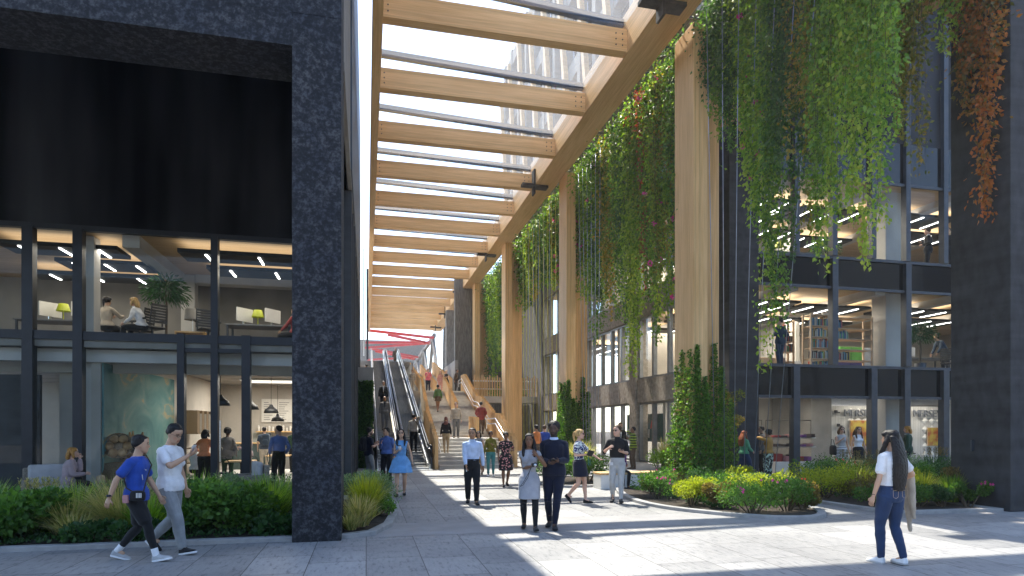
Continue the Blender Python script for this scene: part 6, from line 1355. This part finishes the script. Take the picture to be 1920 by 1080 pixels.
# --- stairs and escalators
def stz(y): return .15*math.ceil((y-25.9)/3.7*8) if y<29.6 else (1.2 if y<32.4 else (1.2+.1432*math.ceil((y-32.4)/13.6*22) if y<46 else 4.35))
SG='people on the stairs'
person('woman in a brown headscarf and beige trousers climbing the lower steps',(3.41,27.44,stz(27.44)),-8,1.58,True,top=('c_black','long'),bot=('c_tan','slim'),hair=('c_hijab','hijab'),shoe='c_tan',feet=((.05,-.03,0),(-.04,.06,.0)),tier=2,skin='skinlight')
person('man in a pale shirt and dark trousers coming down at the first landing',(4.26,30.3,1.2),fc(4.26,30.3),1.70,top=('c_beige','long'),bot=('c_suitg','long'),hair=('hbrown','short'),shoe='c_tan',tier=2,skin='skinfair',fat=1.06)
person('man in a red jacket climbing from the first landing',(5.98,33.0,stz(32.6)),-10,1.72,top=('c_red','coat'),bot=('c_brown','long'),hair=('hblack','short'),feet=((.05,-.12,.03),(-.04,.07,0)),hands=((.13,.08,.58),(-.13,.08,.58)),tier=2,skin='skinlight',fat=1.08)
person('woman in a green jacket and short skirt climbing the middle flight',(4.3,38.6,stz(38.4)),0,1.70,True,top=('c_green','coat'),bot=('c_brown',(.40,1.1)),hair=('hblack','bun'),feet=((.0,.05,0),(-.01,-.06,.01)),tier=2,skin='skinbrown')
person('man in a pink t-shirt at the top landing',(4.5,47,4.35),fc(4.5,47),1.72,top=('c_pink','short'),bot=('c_navy','long'),hair=('hgrey','short'),hands=((.04,.11,.74),(-.16,0,.47)),tier=2,skin='skinfair',fat=1.1)
person('woman in a short black dress with folded arms at the top landing',(5.85,46.9,4.35),fc(5.8,47,20),1.62,True,top=('c_black','dress'),bot=(.36,1.3),hair=('hblond','bun'),hands=((-.04,.11,.70),(.04,.11,.68)),tier=2,skin='skinfair')
person('man in a brown patterned shirt leaning on the parapet at the top landing',(6.57,47.1,4.35),fc(6.57,47,60),1.72,top=('c_brown','long'),bot=('c_black','slim'),hair=('hbrown','short'),feet=((.08,.03,0),(-.10,-.05,0)),lean=(-.04,.05),tier=2,skin='skintan')
person('woman in a peach top behind the parapet at the top landing',(5.5,47.6,4.35),fc(5.5,47),1.66,True,top=('c_rose','long'),bot=('c_rose','long'),hair=('hblond','long'),tier=3,skin='skinfair')
person('man in a grey suit riding down the left escalator',(.92,32.5,1.57),fc(.9,32.5),1.70,top=('c_suitg','suit'),bot=('c_suitg','long'),hair=('hblack','crop'),tier=2,skin='skintan',fat=1.08)
person('man in a black suit and dark tie higher on the left escalator',(.95,36.05,2.55),fc(1,36),1.74,top=('c_black','suit'),bot=('c_black','long'),hair=('hblack','short'),tier=2,skin='skinlight')
I=person('man in a pale shirt scratching his head on the right escalator',(2.12,28.96,.6),-6,1.70,top=('c_beige','long'),bot=('c_black','long'),hair=('hblack','crop'),hands=((.07,.03,.90),(-.15,.03,.47)),tier=2,skin='skinlight')
t=thing('shoulder_bag','black shoulder bag of the man scratching his head','bag',at(I,I['P'](.15,-.02,.56))); rbox('bag','c_black',t,.12,.3,.24); MB().tube([(0,0,.1),(-.12,-.1,.35),(-.26,-.09,.53)],.016,6).build('strap','c_black',t,True)
person('woman with bare legs on the wall above the planted panel',(.02,43.06,4.3),60,1.62,True,top=('c_white','short'),bot=('c_black',(.42,1.1)),hair=('hblack','bun'),tier=3,skin='skinbrown')
person('man in a brown coat at the head of the escalators',(2.6,58,7.2),fc(2.7,63),1.72,top=('c_brown','coat'),bot=('c_brown','long'),hair=('hgrey','crop'),tier=3,skin='skintan')
person('woman in pale clothes between the escalator and the stairs',(3.3,46.6,4.35),170,1.6,True,top=('c_beige','long'),bot=('c_beige','long'),hair=('hbrown','bun'),tier=3)
# --- cafe side
I=person('woman with ginger hair in a pale pink jacket seated on the terrace',(-6.45,15.75,0),-70,1.66,True,top=('c_mauve','coat'),bot=('c_black','long'),hair=('hginger','bob'),sit=.30,feet=SF,hands=((.02,.2,.42),(-.02,.14,.62)),tier=1,skin='skinfair',lean=(0,.05))
t=thing('stool','low dark stool under the woman with ginger hair','stool',(-6.45,15.75,0)); MB().lathe([(0,.36),(.24,.36),(.25,.40),(.24,.43),(0,.43)],18).build('seat','cush',t,True); MB().lathe([(.02,0),(.2,0),(.2,.02),(.03,.05),(.03,.36)],14).build('stem','blackp',t,True)
t=thing('handbag','pale tan handbag on the lap of the seated woman','bag',at(I,(.12,.62,.56))); rbox('bag','c_tan',t,.14,.26,.2)
person('man in a bright blue shirt and black trousers standing near the stone pier',(-2.43,18.94,0),28,1.76,top=('c_blue','long'),bot=('c_black','tucked'),hair=('hblack','short'),beltc='c_black',feet=((.07,0,0),(-.07,.02,0)),hands=((.13,.06,.55),(-.12,.07,.55)),head=(40,0),tier=1,skin='skinlight',fat=1.05)
person('woman in an orange top leaning on a cafe table',(-4.55,19.6,0),-10,1.66,True,top=('c_orange','long'),bot=('c_black','long'),hair=('hblack','bob'),hands=((.17,.05,.55),(-.16,.16,.62)),lean=(0,.05),tier=2)
person('seated customer in a white top beside the woman in orange',(-4.95,20.3,0),-10,1.6,True,top=('c_white','long'),bot=('c_black','long'),hair=('hblack','crop'),sit=.29,feet=SF,hands=SH,tier=2)
person('person with rounded dark hair, dark jacket and green trousers in the cafe',(-4.2,21.0,0),0,1.68,True,top=('c_suitg','coat'),bot=('c_dgreen','long'),hair=('hblack','afro'),hands=((.14,.05,.52),(-.12,.1,.58)),tier=2,skin='skindark')
person('woman in a blush headscarf and mauve top facing left in the cafe',(-3.75,21.8,0),70,1.6,True,top=('c_mauve','coat'),bot=('c_beige','long'),hair=('c_blush','hijab'),hands=((.03,.16,.66),(-.05,.16,.64)),tier=2,skin='skinfair')
person('man with dark hair behind the woman in the headscarf',(-4.0,22.9,0),-100,1.66,top=('c_blue','long'),bot=('c_tan','long'),hair=('hblack','short'),tier=3)
I=person('customer with a dark backpack at the cafe counter',(-3.95,26.5,0),0,1.72,top=('c_suitb','short'),bot=('c_beige','long'),hair=('hblack','crop'),tier=3); backpack('dark backpack of the customer at the counter',I,'c_suitb',1.1,.05)
person('customer in a dark red sweater seated behind the boy in blue',(-5.6,17.35,0),60,1.62,top=('c_red','sweater'),bot=('c_black','long'),hair=('hblack','short'),sit=.29,feet=SF,hands=SH,tier=2,lean=(0,.05))
person('person in a green top half hidden by the stone pier',(-2.7,25.3,0),10,1.7,top=('c_dgreen','long'),bot=('c_black','long'),hair=('hblack','short'),tier=3,skin='skinbrown')
person('office worker with a long dark ponytail seated at the left office window',(-6.62,18.4,3.86),-20,1.68,True,top=('c_beige','long'),bot=('c_black','long'),hair=('hblack','pony'),sit=.30,feet=SF,hands=((.1,.22,.5),(-.1,.22,.5)),tier=2,skin='skinlight')
person('office worker in a pale shirt bending over beside the mesh chair',(-5.62,17.9,3.86),75,1.62,True,top=('c_white','long'),bot=('c_black','long'),hair=('hblond','bob'),sit=.28,feet=SF,hands=SH,tier=2,lean=(0,.12),skin='skinfair')
person('office worker in a red top at the edge of the stone pier',(-1.95,18.6,3.86),60,1.64,True,top=('c_red','long'),bot=('c_black','long'),hair=('hblack','bun'),sit=.30,feet=SF,hands=SH,tier=3)
# --- right building
person('man in a dark blue suit standing at the first floor window',(14.75,20.1,3.9),10,1.80,top=('c_suitb','suit'),bot=('c_suitb','long'),hair=('hblack','short'),head=(50,0),hands=((.10,.10,.66),(-.10,.10,.66)),tier=2,skin='skinlight')
person('man in a dark jacket leaning over the right office desk',(23.6,21.4,3.9),80,1.7,top=('c_suitb','coat'),bot=('c_black','long'),hair=('hblack','short'),lean=(0,.22),hands=((.1,.3,.5),(-.1,.3,.5)),tier=3)
person('man in a black suit with a phone on the second floor',(21.66,20.42,7.8),40,1.78,top=('c_black','suit'),bot=('c_black','long'),hair=('hbrown','short'),hands=((.05,.13,.72),(-.08,.1,.64)),tier=2,skin='skinfair')
person('tall figure in black partly behind the pier on the second floor',(22.6,20.4,7.8),120,1.85,top=('c_black','coat'),bot=('c_black','long'),hair=('hblack','short'),tier=3)
person('red haired woman in a green shirt and jeans walking by the corner pier',(12.2,18.5,0),-75,1.64,True,top=('c_mint','long'),bot=('c_denim','wide'),hair=('hred','long'),hands=((.12,.12,.58),(-.1,.18,.56)),feet=WALK,tier=2,skin='skinfair')
I=person('woman in a dark beret, mustard top and floral trousers taking a picture',(12.6,17.75,0),20,1.64,True,top=('c_must','long'),bot=('c_greenfl','wide'),hair=('hblack','bun'),cap='c_black',hands=((.06,.12,.86),(-.06,.12,.86)),tier=2,skin='skintan')
person('man in a dark suit inside the corner shop',(14.2,20.4,0),60,1.75,top=('c_suitg','suit'),bot=('c_black','long'),hair=('hblack','short'),tier=3)
I=person('woman in a sleeveless grey top and striped skirt with sunglasses',(16.15,18.7,0),fc(16,18.7,25),1.74,True,top=('c_lgrey','tank'),bot=('c_striped',(.33,1.15)),hair=('hbrown','bob'),glass='sun',hands=((.05,.12,.74),(-.15,.02,.48)),tier=2,skin='skinlight')
t=thing('tote_bag','black tote bag on the arm of the woman in grey','bag',at(I,I['P'](.17,.02,.53))); rbox('bag','c_black',t,.12,.3,.34); MB().tube([(0,-.08,.15),(-.03,-.05,.36),(-.05,.02,.38),(-.02,.08,.15)],.01,6).build('handle','c_black',t,True)
person('woman in a white halter top and black skirt with sunglasses',(16.8,18.65,0),fc(16.7,18.7,30),1.74,True,top=('c_white','tank'),bot=('c_black',(.33,1.1)),hair=('hbrown','wavy'),glass='sun',tier=2,skin='skinlight')
I=person('ginger haired woman in a green jacket behind the woman in jeans',(18.8,18.55,0),40,1.76,True,top=('c_dgreen','coat'),bot=('c_black','slim'),hair=('hginger','bob'),tier=2,skin='skinfair')
t=thing('scarf','pale patterned scarf around the neck of the ginger haired woman','scarf',at(I,I['P'](0,0,.835))); MB().lathe([(.075,-.03),(.10,-.02),(.105,.01),(.08,.035),(.06,.03)],18).build('cloth','c_striped',t,True)
person('man in a grey suit in the office above the passage shop',(16.5,34.6,3.9),150,1.75,top=('c_suitg','suit'),bot=('c_black','long'),hair=('hblack','short'),tier=3)
# ================= AIR
m=bpy.data.materials.new('haze'); m.use_nodes=True; t=m.node_tree; t.nodes.clear(); o_=t.nodes.new('ShaderNodeOutputMaterial'); pv=t.nodes.new('ShaderNodeVolumePrincipled')
pv.inputs['Density'].default_value=HAZE; pv.inputs['Color'].default_value=(.95,.93,.9,1); pv.inputs['Anisotropy'].default_value=.35; t.links.new(pv.outputs[0],o_.inputs['Volume']); M['haze']=m
MB().box(-92,152,-77,202,-1.03,45).build('haze','haze',kind='stuff')
c.volume_bounces=0; c.volume_step_rate=8
